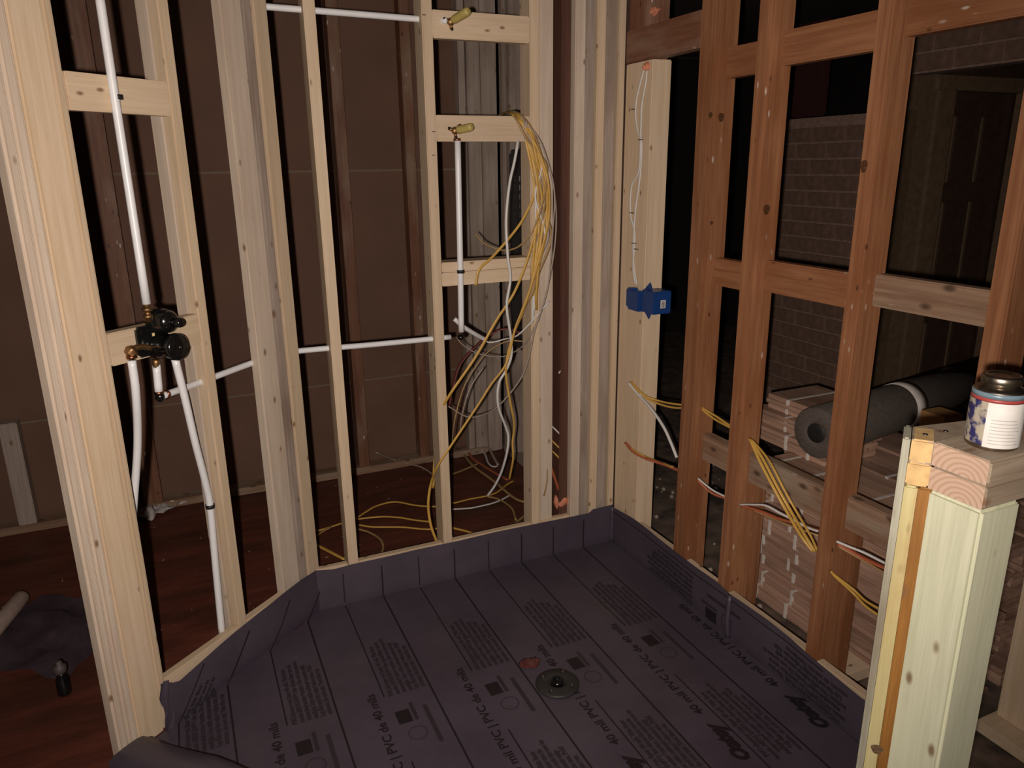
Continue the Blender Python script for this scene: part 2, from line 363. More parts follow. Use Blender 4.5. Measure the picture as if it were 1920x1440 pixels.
# -------- right wall: old reddish studs
wr = struct('wall_right')
boxw('sole_plate', (.004, -1.9, 0), (.095, .0, .04), OLDG, wr, .004, long=1)
p0 = post('stud', .042, -.095, .04, 2.03, .084, .178, PINE, wr, label='new pale double stud at the shower corner')
post('stud', .06, -.06, 2.032, 2.46, .10, .12, OLDD, wr)
for y0, y1, d in [(-.532, -.452, .095), (-.784, -.726, .090), (-1.205, -1.157, .092), (-1.606, -1.558, .092)]:
    post('stud', d/2, (y0+y1)/2, .04, 2.46, d, y1-y0, OLD, wr, bev=.004, warp=.003)
post('cripple_stud', .118, -1.182, .04, .60, .05, .045, OLD, wr)
post('cripple_stud', .118, -.757, .04, .60, .05, .05, OLD, wr)
def rblock(y0, y1, z0, z1, m=OLD, x=.048, d=.04, name='block'): return boxw(name, (x, y1, z0), (x+d, y0, z1), m, wr, .004, long=1)
boxw('header', (-.001, -.455, 2.032), (.05, -.002, 2.148), OLDD, wr, .004, long=1)
rblock(-.533, -.725, 1.930, 2.024); rblock(-.785, -1.156, 1.940, 2.037, OLD); rblock(-1.206, -1.557, 1.960, 2.056, OLD)
rblock(-.533, -.725, 1.250, 1.344, OLD); rblock(-.785, -1.156, 1.262, 1.362, OLD); rblock(-1.206, -1.557, 1.282, 1.370, OLDG)
rblock(-.533, -.725, .588, .690, OLDG); rblock(-.785, -1.156, .595, .705, OLDG); rblock(-1.206, -1.557, .610, .715, OLDG)
for y0, y1, z in [(-.19, -.452, .176), (-.533, -.725, .172), (-.785, -1.156, .170), (-1.206, -1.50, .162)]:
    boxw('liner_backing', (.001, y1, .045), (.030, y0, z), PINE, wr, .003, long=1)

# -------- side room: brick wall, doorway
bw = struct('wall_brick', (1.65, .5, 0))
slab('mortar_bed', 1.668, .10, 1.76, 1.02, 0, 1.90, MORTAR, bw)
slab('mortar_bed', 1.668, -1.6, 1.76, .10, 2.06, 2.6, MORTAR, bw)
bme = {L: box_mesh('brick', .10, L-.011, .075, BRICK, .002, 1) for L in (.228, .114)}
def bricks(y0, y1, z0, z1):
    k = 0; z = z0
    while z+.05 < z1:
        y = y1 - (.114 if k % 2 else 0)
        if k % 2: put('brick', bme[.114], Matrix.Translation((1.708+random.uniform(-.002, .002), y1-.057, z)), bw)
        while y-.228 > y0-.01:
            put('brick', bme[.228], Matrix.Translation((1.708+random.uniform(-.003, .003), y-.114, z)), bw); y -= .228
        if y-y0 > .08: put('brick', bme[.114], Matrix.Translation((1.708, y-.058, z)), bw)
        z += .0865; k += 1
bricks(.10, 1.02, .30, 1.905)
bricks(-1.2, .10, 2.07, 2.50)
dw = struct('door_1', (1.9, .12, 0))
def dbox(n, a, b, m, bev=.004): return boxw(n, a, b, m, dw, bev)
pa = at(1733, 300, Y=.12).x; pb = at(1765, 300, Y=.12).x; pc = at(1885, 300, Y=.12).x
zt = at(1765, 170, Y=.12).z
dbox('jamb_return', (1.655, .10, 0), (pa, .16, zt+.10), CASING)
dbox('casing', (pa, .085, 0), (pb, .12, zt), CASING); dbox('casing', (pc, .085, 0), (pc+.10, .12, zt), CASING)
dbox('head_casing', (pa-.02, .08, zt), (pc+.12, .13, zt+.07), CASING)
dbox('door_leaf', (pb, .13, 0.01), (pc, .165, zt), DOORM)
dw_w = pc-pb
for u0, u1 in [(.14, .44), (.56, .86)]:
    for z0, z1 in [(.12, .80), (.92, zt-.55), (zt-.45, zt-.12)]:
        fr = boxw('door_panel', (pb+u0*dw_w, .118, z0), (pb+u1*dw_w, .131, z1), DOORM, dw, .006)
        boxw('panel_moulding', (pb+u0*dw_w-.012, .121, z0), (pb+u0*dw_w, .131, z1), CASING, dw, .003)
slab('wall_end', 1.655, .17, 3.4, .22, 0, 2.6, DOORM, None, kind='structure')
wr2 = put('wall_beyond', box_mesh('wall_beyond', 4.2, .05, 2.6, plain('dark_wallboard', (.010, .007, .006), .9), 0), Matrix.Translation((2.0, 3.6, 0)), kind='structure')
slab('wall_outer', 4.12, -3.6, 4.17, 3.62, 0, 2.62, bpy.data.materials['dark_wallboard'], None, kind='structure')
slab('door_2', .72, 3.55, 1.05, 3.575, 0.4, 2.0, plain('pale_far_door', (.10, .08, .07), .6), None, kind='structure')
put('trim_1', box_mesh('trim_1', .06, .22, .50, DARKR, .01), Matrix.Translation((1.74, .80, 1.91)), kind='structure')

# ================================================================== SHOWER LINER
TOP = .168
def unfold(u, v, lift=0):
    """printed sheet coordinate (u along x, v along y) -> 3D point on the folded liner"""
    p = V((u, v, 0)); dB = (p-K).dot(-BN); c = .004; R = .010
    def fold(d, base, nin):     # nin points into the shower
        if d <= 0: return base + V((0, 0, c+lift))
        return base + nin*(c+lift) + V((0, 0, d+c))
    dmax = max(v, u, dB)
    if dmax <= 0:
        # soft dip to the drain and a gentle wave of the sheet
        z = .0035*noise.noise(V((u*2.2, v*2.2, 3.1)))
        k = min(1, -dmax/.08)
        return V((u, v, c+lift+z*k))
    if dmax == v: q = V((u, 0, 0)); n = V((0, -1, 0))
    elif dmax == u: q = V((0, v, 0)); n = V((-1, 0, 0))
    else: q = p + BN*dB; n = BN
    d = dmax
    wob = .004*noise.noise(V((u*6, v*6, 9.0)))*min(1, d/.05)
    if dmax == u: wob += (.006*max(0, math.sin(v*9.5+1.0)))*min(1, d/.08)
    if dmax == dB: wob += .003*math.sin(min(1, d/.16)*math.pi)
    return q + n*(c+lift+wob+.004) + V((0, 0, d+c))
def topz(kind, s):
    if kind == 'r':
        pts = [(0, .172), (.175, .188), (.454, .182), (.735, .184), (.80, .172), (.99, .180), (1.136, .172), (1.27, .165), (1.39, .156), (2.2, .15)]
    elif kind == 'b': pts = [(-.30, .182), (0, .182), (.128, .180), (.130, .165), (.5, .172), (1.2, .170), (1.26, .166), (1.34, .178)]
    else: pts = [(0, .178), (.08, .182), (.30, .172), (.50, .155), (.66, .135), (.70, .165), (.72, .170), (.9, .16)]
    for (a, x), (b, y) in zip(pts, pts[1:]):
        if a <= s <= b: return x+(y-x)*(s-a)/(b-a)
    return pts[-1][1]
lin = thing('shower_liner', (-.8, -.8, 0), 'grey-violet printed PVC sheet turned up along the walls of the shower floor', 'shower liner')
vs, fs = [], []
E0 = onB(.765); 
def curb_end(): return V((-.69, -1.985, 0))
CE = curb_end(); CDIR = (CE-E0).normalized(); CN = V((CDIR.y, -CDIR.x, 0));  # outward of curb
if CN.dot(V((-1, -1, 0))) < 0: CN = -CN
poly = [V((0, 0, 0)), V((0, -1.95, 0)), CE, E0, K]
def inside(p, m=0):
    return p.x <= 1e-6 and p.y <= 1e-6 and (p-K).dot(-BN) <= 1e-6 and (p-E0).dot(CN) <= 1e-6 and p.y >= -1.9501
# floor: grid clipped to the polygon through bmesh bisect
bm = bmesh.new(); bmesh.ops.create_grid(bm, x_segments=60, y_segments=60, size=1.0)
for v in bm.verts: v.co = V((-1.0+v.co.x*1.02, -.96+v.co.y*1.0, 0))
def cut(co, no):
    g = bm.verts[:]+bm.edges[:]+bm.faces[:]
    bmesh.ops.bisect_plane(bm, geom=g, plane_co=co, plane_no=no, clear_outer=True)
cut(V((0, 0, 0)), EX); cut(V((0, 0, 0)), EY); cut(K, -BN); cut(E0, CN); cut(V((0, -1.95, 0)), -EY)
for v in bm.verts: v.co = unfold(v.co.x, v.co.y)
bm.normal_update()
base_bm = bm
def strip(kind, s0, s1, n, m=8):
    global base_bm
    rows = []
    for i in range(n+1):
        s = s0+(s1-s0)*i/n; h = topz(kind, abs(s)); row = []
        for k in range(m+1):
            d = h*k/m + 1e-5
            if kind == 'b': q = (-s, d)
            elif kind == 'r': q = (d, -s)
            else: w = K+BD*s-BN*d; q = (w.x, w.y)
            if kind == 'b': P_ = V((-s, 0, 0)); nn = V((0, -1, 0))
            elif kind == 'r': P_ = V((0, -s, 0)); nn = V((-1, 0, 0))
            else: P_ = K+BD*s; nn = BN
            P3 = unfold(*q)
            row.append(base_bm.verts.new(P3))
        rows.append(row)
    for i in range(n):
        for k in range(m):
            f = base_bm.faces.new((rows[i][k], rows[i+1][k], rows[i+1][k+1], rows[i][k+1]))
def strip3(kind, s0, s1, n, m=8):      # the same but straight from the fold rule of one wall, so corners close
    rows = []
    for i in range(n+1):
        s = s0+(s1-s0)*i/n; h = topz(kind, s); row = []
        if kind == 'b': P_, nn = V((-s, 0, 0)), V((0, -1, 0))
        elif kind == 'r': P_, nn = V((0, -s, 0)), V((-1, 0, 0))
        else: P_, nn = K+BD*s, BN
        for k in range(m+1):
            d = h*k/m
            sh = P_ - nn*d
            wob = .004*noise.noise(V((sh.x*6, sh.y*6, 9.0)))*min(1, d/.05)
            if kind == 'r': wob += (.006*max(0, math.sin(sh.y*9.5+1.0)))*min(1, d/.08)
            if kind == 'a': wob += .003*math.sin(min(1, d/.16)*math.pi)
            off = .004 if k == 0 else .008+wob
            na = nn
            if kind == 'b' and s > 1.315: na = nn.lerp((nn+BN)/(1+nn.dot(BN)), min(1, (s-1.315)/.02))
            if kind == 'a' and s < .02: na = nn.lerp((nn+V((0, -1, 0)))/(1+nn.dot(V((0, -1, 0)))), 1-s/.02)
            if kind == 'b' and s < .02: na = nn.lerp(V((-1, -1, 0)), 1-s/.02)
            if kind == 'r' and s < .02: na = nn.lerp(V((-1, -1, 0)), 1-s/.02)
            row.append(base_bm.verts.new(P_+na*off+V((0, 0, d+.004))))
        rows.append(row)
    for i in range(n):
        for k in range(m): base_bm.faces.new((rows[i][k], rows[i+1][k], rows[i+1][k+1], rows[i][k+1]))
strip3('b', 0, 1.335, 60); strip3('r', 0, 1.95, 80); strip3('a', 0, .715, 34)
# liner draped over the low curb at the entrance
rows = []; prof = [(0, .004), (.02, .03), (.03, .075), (.045, .098), (.085, .104), (.125, .098), (.14, .07), (.145, .0)]
L = (CE-E0).length
for i in range(41):
    s = .0 + L*i/40; row = []
    for j, (o, z) in enumerate(prof):
        p = E0 + CDIR*s + CN*o; w = .012*noise.noise(V((s*5, j*.4, 2)))
        row.append(base_bm.verts.new(p+V((0, 0, max(.004, z*(.30+.70*min(1, s/.35))+w*min(1, s/.1)+.02))) + CN*w))
    rows.append(row)
for i in range(40):
    for k in range(len(prof)-1): base_bm.faces.new((rows[i][k], rows[i+1][k], rows[i+1][k+1], rows[i][k+1]))
sheet_me = bm_mesh('sheet', base_bm, LINER, False)
for p in sheet_me.polygons: p.use_smooth = True
put('sheet', sheet_me, parent=lin)
# corner fold tucks: sheet end lapped on the post, and the pleat in the far corner
a = [onB(.70, .012, .006), onB(.775, .012, .012), onB(.762, .012, .17), onB(.70, .010, .172)]
me = mesh('lapped_end', [onB(.69+.032*i/6+.006*math.sin(k*1.3)*(i/6), .010+.004*math.sin(i*1.1+k), .0+.172*k/8) for k in range(9) for i in range(7)],
          [(k*7+i, k*7+i+1, k*7+i+8, k*7+i+7) for k in range(8) for i in range(6)], LINER, True)
put('lapped_end', me, parent=lin)
tube('corner_pleat', [V((-.012, -.012, .004)), V((-.013, -.013, .09)), V((-.012, -.012, .178))], .008, LINER, lin, n=4)

tube('side_pleat', [V((-.010, -.815, .004)), V((-.020, -.818, .07)), V((-.012, -.812, .174))], .009, LINER, lin, n=4)
# ---- print on the sheet (flat ink following the folds)
def ok_uv(u, v):
    dB = (V((u, v, 0))-K).dot(-BN)
    if u > 0 and v > 0: return False
    if u > .150 + .0 and u > 0 and u > topz('r', max(0, -v))-.012: return False
    if v > .155 or dB > .150: return False
    if dB > -.01 and (V((u, v, 0))-K).dot(BD) > .68: return False
    if (V((u, v, 0))-E0).dot(CN) > -.01 or v < -1.93: return False
    return True
PB = {'k': ([], []), 'f': ([], [])}
def quad_uv(key, u0, v0, u1, v1, step=.022, lift=.0012):
    vs, fs = PB[key]; n = max(1, int(math.ceil(abs(v1-v0)/step)))
    for i in range(n):
        a, b = v0+(v1-v0)*i/n, v0+(v1-v0)*(i+1)/n
        if not (ok_uv(u0, a) and ok_uv(u1, b) and ok_uv(u0, b) and ok_uv(u1, a)): continue
        k = len(vs)
        for u, v in [(u0, a), (u1, a), (u1, b), (u0, b)]: vs.append(unfold(u, v, lift))
        fs.append((k, k+1, k+2, k+3))
def line_uv(u, v0, v1, w=.0062):
    quad_uv('k', u-w/2, v0, u+w/2, v1)
TXT = {}
def text_geo(s, size, bold=.0, shear=0, spacing=1.0):
    key = (s, size, bold)
    if key in TXT: return TXT[key]
    c = bpy.data.curves.new('t', 'FONT'); c.body = s; c.size = size; c.offset = bold; c.resolution_u = 2; c.shear = shear; c.space_character = spacing
    o = bpy.data.objects.new('t', c); COL.objects.link(o); bpy.context.view_layer.update()
    me = bpy.data.meshes.new_from_object(o.evaluated_get(bpy.context.evaluated_depsgraph_get()))
    r = ([v.co.copy() for v in me.vertices], [tuple(p.vertices) for p in me.polygons])
    bpy.data.objects.remove(o); bpy.data.curves.remove(c); bpy.data.meshes.remove(me)
    TXT[key] = r; return r
def text_uv(key, s, size, u, v, bold=0, shear=0, end=False, lift=.0012, sx=1.0):
    """baseline runs +v, letters' tops towards -u"""
    P_, F_ = text_geo(s, size, bold, shear)
    w = max(p.x for p in P_)*sx
    vs, fs = PB[key]; k = len(vs); v0 = v-(w if end else 0)
    good = [ok_uv(u-p.y, v0+p.x*sx) for p in P_]
    for p in P_: vs.append(unfold(u-p.y, v0+p.x*sx, lift))
    for f in F_:
        if all(good[i] for i in f): fs.append(tuple(k+i for i in f))
PARA = ['PVC shower pan liner 40 mil. This liner', 'meets ASTM D4551 for sheet liner use in', 'concealed water barrier. Do not expose to', 'sunlight. Use with solvent cement only', 'Lay flat and let relax before use. Fold', 'corners, do not cut. Test the pan']
for k in range(0, 7):
    u0 = -.3075*k - .003; lf = u0-.154
    line_uv(lf, -1.93, .16); 
    if k == 0: line_uv(.152, -1.93, -.02, .004)
    line_uv(u0, -.60, .16, .0048); line_uv(u0, -1.45, -.905, .0048); line_uv(u0, -1.93, -1.75, .0048)
    # headline in the gap
    text_uv('k', '40 mil PVC | PVC de 40 mils', .040, u0-.027, -1.10, .0009, sx=1.14)
    # logo word
    text_uv('k', 'Oatey', .062, u0-.022, -1.315, .0042, shear=.35)
    for j, ln in enumerate(PARA):
        rag = [0, .02, -.02, .035, .0, -.03][(j+k) % 6]
        text_uv('f', ln, .0200, u0+.030+j*.0215, -.605, .0019, sx=.90)
        text_uv('f', ln, .0200, u0+.030+j*.0215, -1.325-.02*(j % 2), .0019, sx=.96)
    # marks between the paragraphs
    quad_uv('k', u0+.010, -.745, u0+.055, -.685)
    quad_uv('f', u0+.062, -.745, u0+.074, -.660); quad_uv('f', u0+.10, -.865, u0+.114, -.69)
    for q in range(20):
        a0, a1 = 2*math.pi*q/20, 2*math.pi*(q+1)/20; cu, cv, r = u0+.052, -.80, .030
        vs, fs = PB['f']; i0 = len(vs)
        pts = [(cu+r*math.cos(a0), cv+r*math.sin(a0)), (cu+r*math.cos(a1), cv+r*math.sin(a1)), (cu+(r-.003)*math.cos(a1), cv+(r-.003)*math.sin(a1)), (cu+(r-.003)*math.cos(a0), cv+(r-.003)*math.sin(a0))]
        if all(ok_uv(*p) for p in pts):
            for p in pts: vs.append(unfold(*p, .0012))
            fs.append((i0, i0+1, i0+2, i0+3))
put('printed_lines', mesh('printed_lines', *PB['k'], INK), parent=lin, label='black ruled lines and lettering')
put('printed_paragraphs', mesh('printed_paragraphs', *PB['f'], INKF), parent=lin, label='faded small print')

# drain
dr = thing('shower_drain', at(1045, 1285, Z=.006), 'dark round clamping drain with bolts in the liner', 'drain'); dc = at(1045, 1285, Z=.0)
DRM = plain('drain_grey', (.030, .028, .025), .5, spec=.3)
lathe('flange', [(.004, .006), (.073, .006), (.073, .010), (.068, .014), (.052, .0145), (.046, .017), (.033, .017), (.028, .014), (.024, .004), (.004, .003)], DRM, dc+V((0, 0, 0)), parent=dr)
lathe('throat', [(.003, .002), (.021, .002), (.021, .019), (.016, .019), (.0155, .006), (.003, .006)], BLACKP, dc+V((0, 0, .003)), parent=dr)
for k in range(4):
    a = math.radians(40+90*k); lathe('bolt', [(.002, 0), (.008, 0), (.008, .005), (.005, .007), (.001, .007)], STEEL, dc+V((.052*math.cos(a), .052*math.sin(a), .0145)), parent=dr, seg=6, smooth=False)
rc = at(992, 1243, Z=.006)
RED = plain('glossy_red', (.10, .028, .026), .12, var=.3, scale=40)
blob('red_spot', rc+V((0, 0, .0015)), (.036, .030, .0035), RED, amp=.5, label='red glossy spot on the liner beside the drain', category='mark')  # flat glossy red blob lying on the sheet

# ================================================================== PLUMBING
def clip(p, d, parent, r=.0135, n=BLACKR):
    """half-round strap over a pipe: p centre, d pipe direction"""
    lathe('pipe_clip', [(r-.002, 0), (r, 0), (r, .012), (r-.002, .012)], n, p-d*.006, axis=d, seg=20, parent=parent)
R_ = .0112
p1 = [atB(183, -30, .012), atB(215, 182, .012), atB(275, 570, .015)]
w1 = tube('riser_pipe', p1, R_, PEX, n=5, seg=14, label='white plastic pipe rising from the black valve past the upper left block', category='pipe')
clip(atB(220, 182, .012), (p1[0]-p1[1]).normalized(), w1)
o_ = atB(277, 588, .015)
lathe('brass_fitting', [(.004, -.022), (.010, -.022), (.010, -.012), (.013, -.012), (.013, -.004), (.008, -.004), (.008, .008), (.014, .008), (.014, .016), (.009, .016), (.009, .028), (.004, .028)], BRASS, o_, axis=(p1[0]-p1[1]).normalized(), seg=12, parent=w1)
tube('left_supply_pipe', [atB(247, 676, .02), atB(255, 740, .01), atB(258, 830, -.05), atB(252, 925, -.095), atB(246, 1010, -.10)], R_, PEX, n=6, seg=14, label='white pipe dropping from the valve behind the wide left post', category='pipe')
w3 = tube('right_supply_pipe', [atB(328, 672, .03), atB(347, 748, .02), atB(366, 830, -.0), atB(384, 900, -.02), atB(394, 950, -.03), atB(404, 1060, -.035), atB(417, 1195, -.035)], R_, PEX, n=6, seg=14, label='white pipe from the valve running down the left stud face to the floor', category='pipe')
clip(atB(394, 949, -.03), EZ, w3, .0145)
pa_, pb_ = atB(293, 684, .0), atB(298, 736, .0)
w4 = tube('outlet_pipe', [pa_, pb_], R_, PEX, n=4, seg=14, label='short white pipe under the valve ending in a black elbow', category='pipe')
el = atB(300, 744, .0)
blob('elbow', el, (.014, .014, .016), BLACKP, w4, .05, 2)
lathe('crimp_ring', [(.010, 0), (.0135, 0), (.0135, .008), (.010, .008)], COPPER, pb_-V((0, 0, .004)), parent=w4, seg=16)
ca = el; cb_ = atB(500, 671, -.045); cc = at(553, 659, Y=.045); cdn = at(862, 630, Y=.02)
w5 = tube('cross_pipe', [ca, atB(372, 718, -.03), cb_, cc, at(700, 646, Y=.045), at(845, 632, Y=.03)], R_*.92, PEX, n=8, seg=14, label='long white pipe crossing level through the studs of the angled and back walls', category='pipe')
lathe('crimp_ring', [(.010, 0), (.0135, 0), (.0135, .008), (.010, .008)], COPPER, ca+(atB(372, 718, -.03)-ca).normalized()*.022, axis=(atB(372, 718, -.03)-ca), parent=w5, seg=16)
w6 = tube('upright_pipe', [at(858, 262, Y=-.012), at(863, 500, Y=-.012), at(865, 622, Y=-.0)], R_, PEX, n=6, seg=14, label='white upright pipe in front of the blocks beside the cable bundle', category='pipe')
clip(at(864, 509, Y=-.012), EZ, w6, .0145)
blob('elbow', at(864, 632, Y=.01), (.015, .015, .012), BLACKP, w6, .05, 2)
lathe('crimp_ring', [(.010, 0), (.0135, 0), (.0135, .008), (.010, .008)], COPPER, at(857, 264, Y=-.012), parent=w6, seg=16)
w7 = tube('high_pipe', [at(478, 11, Y=.045), at(640, 24, Y=.045), at(800, 37, Y=.035), at(838, 39, Y=-.012)], R_*.92, PEX, n=8, seg=14, label='white pipe crossing level at the top of the back wall to the upper plug', category='pipe')
tube('loose_pipe', [at(852, 598, Y=.06), at(868, 612, Y=.07), at(890, 626, Y=.10), at(910, 637, Y=.14)], .009, PEX, n=6, seg=12, label='cut end of a thin white pipe hanging behind the upright pipe', category='pipe')
# plugged outlets on the blocks
def outlet(px, py, px2, py2, Y2, lb):
    a = at(px, py, Y=-.006); b = at(px2, py2, Y=Y2)
    t = thing('plugged_outlet', a, lb, 'pipe outlet', 'yellow capped outlets on the blocks')
    d = (b-a).normalized(); s = a+d*.012
    blob('elbow_body', a, (.014, .012, .014), BRASS, t, .12, 2)
    for dx, dz in ((-.024, .008), (.018, .018), (.002, -.024)):
        e = a+V((dx, .001, dz)); tube('mounting_ear', [a, e], .006, BRASS, t, n=2, seg=8)
        lathe('screw', [(.001, 0), (.005, 0), (.005, .003), (.001, .004)], BLACKP, e+V((0, -.006, 0)), axis=-EY, seg=8, parent=t)
    L = (b-s).length
    lathe('plug', [(.008, 0), (.0135, .004), (.0145, .012), (.0145, L-.01), (.012, L-.002), (.006, L)], PLUGY, s, axis=d, seg=20, parent=t)
outlet(845, 41, 879, 20, -.095, 'yellow plug sticking out of the topmost block')
outlet(853, 245, 886, 238, -.075, 'yellow plug sticking out of the second block above the upright pipe')
# black double mixing valve
va = thing('shower_valve', atB(300, 640, .0), 'black double-bodied mixing valve on the left block with pipes entering it', 'valve')
c1 = atB(292, 648, .0); c2 = atB(336, 651, .085); ax = (c2-c1).normalized(); L1 = (c2-c1).length
lathe('lower_body', [(.010, -.01), (.035, -.006), (.036, .03), (.035, .035), (.035, L1-.022), (.038, L1-.020), (.038, L1-.002), (.034, L1+.002), (.012, L1+.003), (.002, L1+.003)], BLACKP, c1, axis=ax, seg=36, parent=va)
lathe('screw_cap', [(.001, 0), (.005, 0), (.005, .003), (.002, .004)], STEEL, c2+ax*.003, axis=ax, seg=16, parent=va)
c3 = atB(296, 602, .0); c4 = atB(326, 603, .065); ax2 = (c4-c3).normalized(); L2 = (c4-c3).length
lathe('upper_body', [(.010, -.012), (.036, -.008), (.037, .022), (.032, .026), (.032, L2-.02), (.026, L2-.012), (.016, L2-.006), (.002, L2-.004)], BLACKP, c3, axis=ax2, seg=36, parent=va)
lathe('knob', [(.004, -.02), (.0135, -.018), (.0135, .016), (.011, .021), (.002, .022)], BLACKP, atB(331, 605, .07), axis=ax2, seg=24, parent=va)
put('mounting_plate', box_mesh('mounting_plate', .10, .02, .085, BLACKP, .006), frame(atB(290, 664, .006), -BD, BN, EZ), va)
put('sticker', box_mesh('sticker', .0075, .0012, .0085, plain('gold_sticker', (.70, .55, .25), .4), 0), frame(atB(288, 630, .040), -BD, BN, EZ), va)
blob('brass_elbow', atB(246, 660, .015), (.016, .014, .018), BRASS, va, .3, 3)
tube('brass_tail', [atB(246, 656, .016), atB(262, 650, .018), atB(285, 652, .02)], .0085, BRASS, va, n=4, seg=10)
tube('brass_tail', [atB(292, 674, .004), atB(293, 690, .0)], .010, BRASS, va, n=3, seg=10)
lathe('crimp_ring', [(.010, 0), (.0135, 0), (.0135, .008), (.010, .008)], COPPER, atB(247, 672, .02), parent=va, seg=16)

# ================================================================== CABLES
CG = 'cables draped over the block in the back wall'
def cable(pts, m, r=.0048, r2=None, lb='', grp=None, n=8, name='cable'):
    return tube(name, pts, r, m, None, r2 or r*.62, n=n, seg=8, label=lb, category='cable', group=grp)
def Yp(l): return [at(x, y, Y=d) for x, y, d in l]
def Zp(l, z=.006): return [at(x, y, Z=z) for x, y in l]
# bundle crest: hole behind the block, over its top edge
def crest(k):
    j = (k*37 % 11)/11
    return [(936+9*j, 216-3*j, .22), (952+16*j, 211-2*j, .06), (968+22*j, 222+6*j, -.02-.01*j)]
def bundle(k, tail, m, r=.0052, lb='', r2=None): return cable(Yp(crest(k)+tail), m, r, r2, lb, CG)
LBG = 'dusty yellow cable in the thick bundle hanging over the middle block'
bundle(0, [(988, 262, -.035), (1006, 330, -.05), (1008, 400, -.05), (994, 470, -.05), (966, 545, -.05), (930, 602, -.04), (890, 672, -.03), (839, 747, -.02), (822, 790, .10), (816, 850, .14), (812, 915, .15)], YELC, .0062, 'yellow cable slanting from the bundle to behind the middle stud, the upper of two')
bundle(3, [(1000, 262, -.04), (1026, 330, -.06), (1030, 400, -.06), (1018, 460, -.06), (990, 555, -.06), (966, 616, -.05), (950, 680, -.05), (920, 722, -.05), (896, 760, -.05), (846, 835, -.045), (822, 872, -.035), (808, 907, .05), (803, 947, .06), (808, 985, .06), (819, 1016, .06)], YELC, .0058, 'long yellow cable crossing in front of the middle stud down to the floor')
bundle(5, [(1004, 270, -.04), (1020, 350, -.05), (1016, 430, -.05), (1004, 500, -.05), (984, 575, -.05), (963, 626, -.045), (951, 670, -.04), (949, 706, -.04), (957, 755, -.03), (964, 795, .0), (961, 830, .02), (962, 860, .03), (955, 899, .08)], YELC, .0052, 'yellow cable hanging down beside the white cable to the lower corner')
bundle(7, [(1008, 280, -.04), (1024, 340, -.055), (1026, 400, -.055), (1022, 450, -.055), (1006, 510, -.05), (985, 565, -.05), (968, 612, -.048)], YELC, .0055, 'yellow cable of the bundle ending where the two long slanting ones cross')
LB2 = None
bundle(2, [(992, 262, -.03), (1002, 330, -.03), (1005, 400, -.03), (1004, 470, -.03), (1000, 560, -.02), (999, 604, -.01)], WHITEC, .0052, 'white cable hanging straight at the right of the bundle')
bundle(6, [(1012, 262, -.04), (1034, 330, -.05), (1043, 400, -.05), (1038, 480, -.05), (1020, 566, -.05), (1000, 618, -.04), (980, 649, .02), (945, 668, .10), (914, 667, .12), (887, 659, .12), (866, 645, .12), (856, 632, .12)], GREYC, .0040, 'thin grey-white cable looping from the bundle to below the upright pipe')
bundle(9, [(1008, 256, -.045), (1032, 320, -.055), (1040, 370, -.055), (1036, 440, -.055), (1030, 520, -.055), (1021, 564, -.055), (1002, 622, -.05), (993, 664, -.04), (977, 709, -.02), (938, 758, .02), (905, 778, .10), (875, 781, .14), (841, 762, .15)], GREYC, .0044, 'grey cable sweeping in a wide arc behind the middle stud')
cable(Yp([(972, 250, .03), (970, 272, -.01), (964, 305, -.02), (955, 347, -.03), (949, 413, -.04), (952, 480, -.05), (957, 522, -.05), (950, 573, -.05), (957, 627, -.045), (959, 664, -.04), (950, 692, -.03), (935, 720, -.02), (934, 760, -.01), (948, 800, .02), (953, 820, .03), (950, 850, .05), (940, 885, .10), (928, 910, .14), (914, 930, .18)]), WHITEC, .0054, .0046, 'thick white cable winding down through the bay below the middle block', None)
bundle(4, [(985, 260, -.03), (996, 310, -.04), (1002, 360, -.045), (984, 405, -.045), (960, 440, -.045), (923, 482, -.045), (899, 505, -.05), (892, 535, -.05)], YELC, .0055, 'yellow cable with a dark cut end lying across the lower block')
bundle(8, [(1006, 262, -.04), (1024, 330, -.055), (1018, 380, -.06), (1000, 430, -.05), (980, 456, -.03), (962, 467, .0), (940, 469, .03), (908, 457, .06), (890, 438, .09)], YELD, .0045, 'cable looping up to a stripped end left of the bundle')
for k in (1, 10, 11, 12, 13, 14, 15, 16):
    q = [(984+3*(k % 5), 250+3*(k % 4), -.03-.004*(k % 3)), (1000+5*(k % 6), 305+4*(k % 3), -.045), (1004+6*(k % 5), 370, -.05), (1004+6*(k % 6), 440, -.05), (998+4*(k % 4), 500+12*(k % 5), -.045)]
    if k in (11, 13): q += [(985, 572, -.045), (965, 620, -.045)]
    else: q += [(1000+3*(k % 3), 560+10*(k % 4), -.012)]
    kind = {1: 'y', 12: 'y', 14: 'y', 15: 'w', 16: 'g', 10: 'g'}.get(k, 'd')  # grey cables mixed in, putting the crest's shade into the bundle colour
    m_ = {'y': YELC, 'd': YELD, 'w': WHITEC, 'g': GREYC}[kind]
    cable(Yp(crest(k)+q), m_, .0066 if kind in 'yd' else .005, .0042, {'y': 'bright yellow cable inside the thick bundle hanging over the middle block', 'd': LBG, 'w': 'white cable inside the thick bundle hanging over the middle block', 'g': 'grey cable inside the thick bundle hanging over the middle block'}[kind], CG)
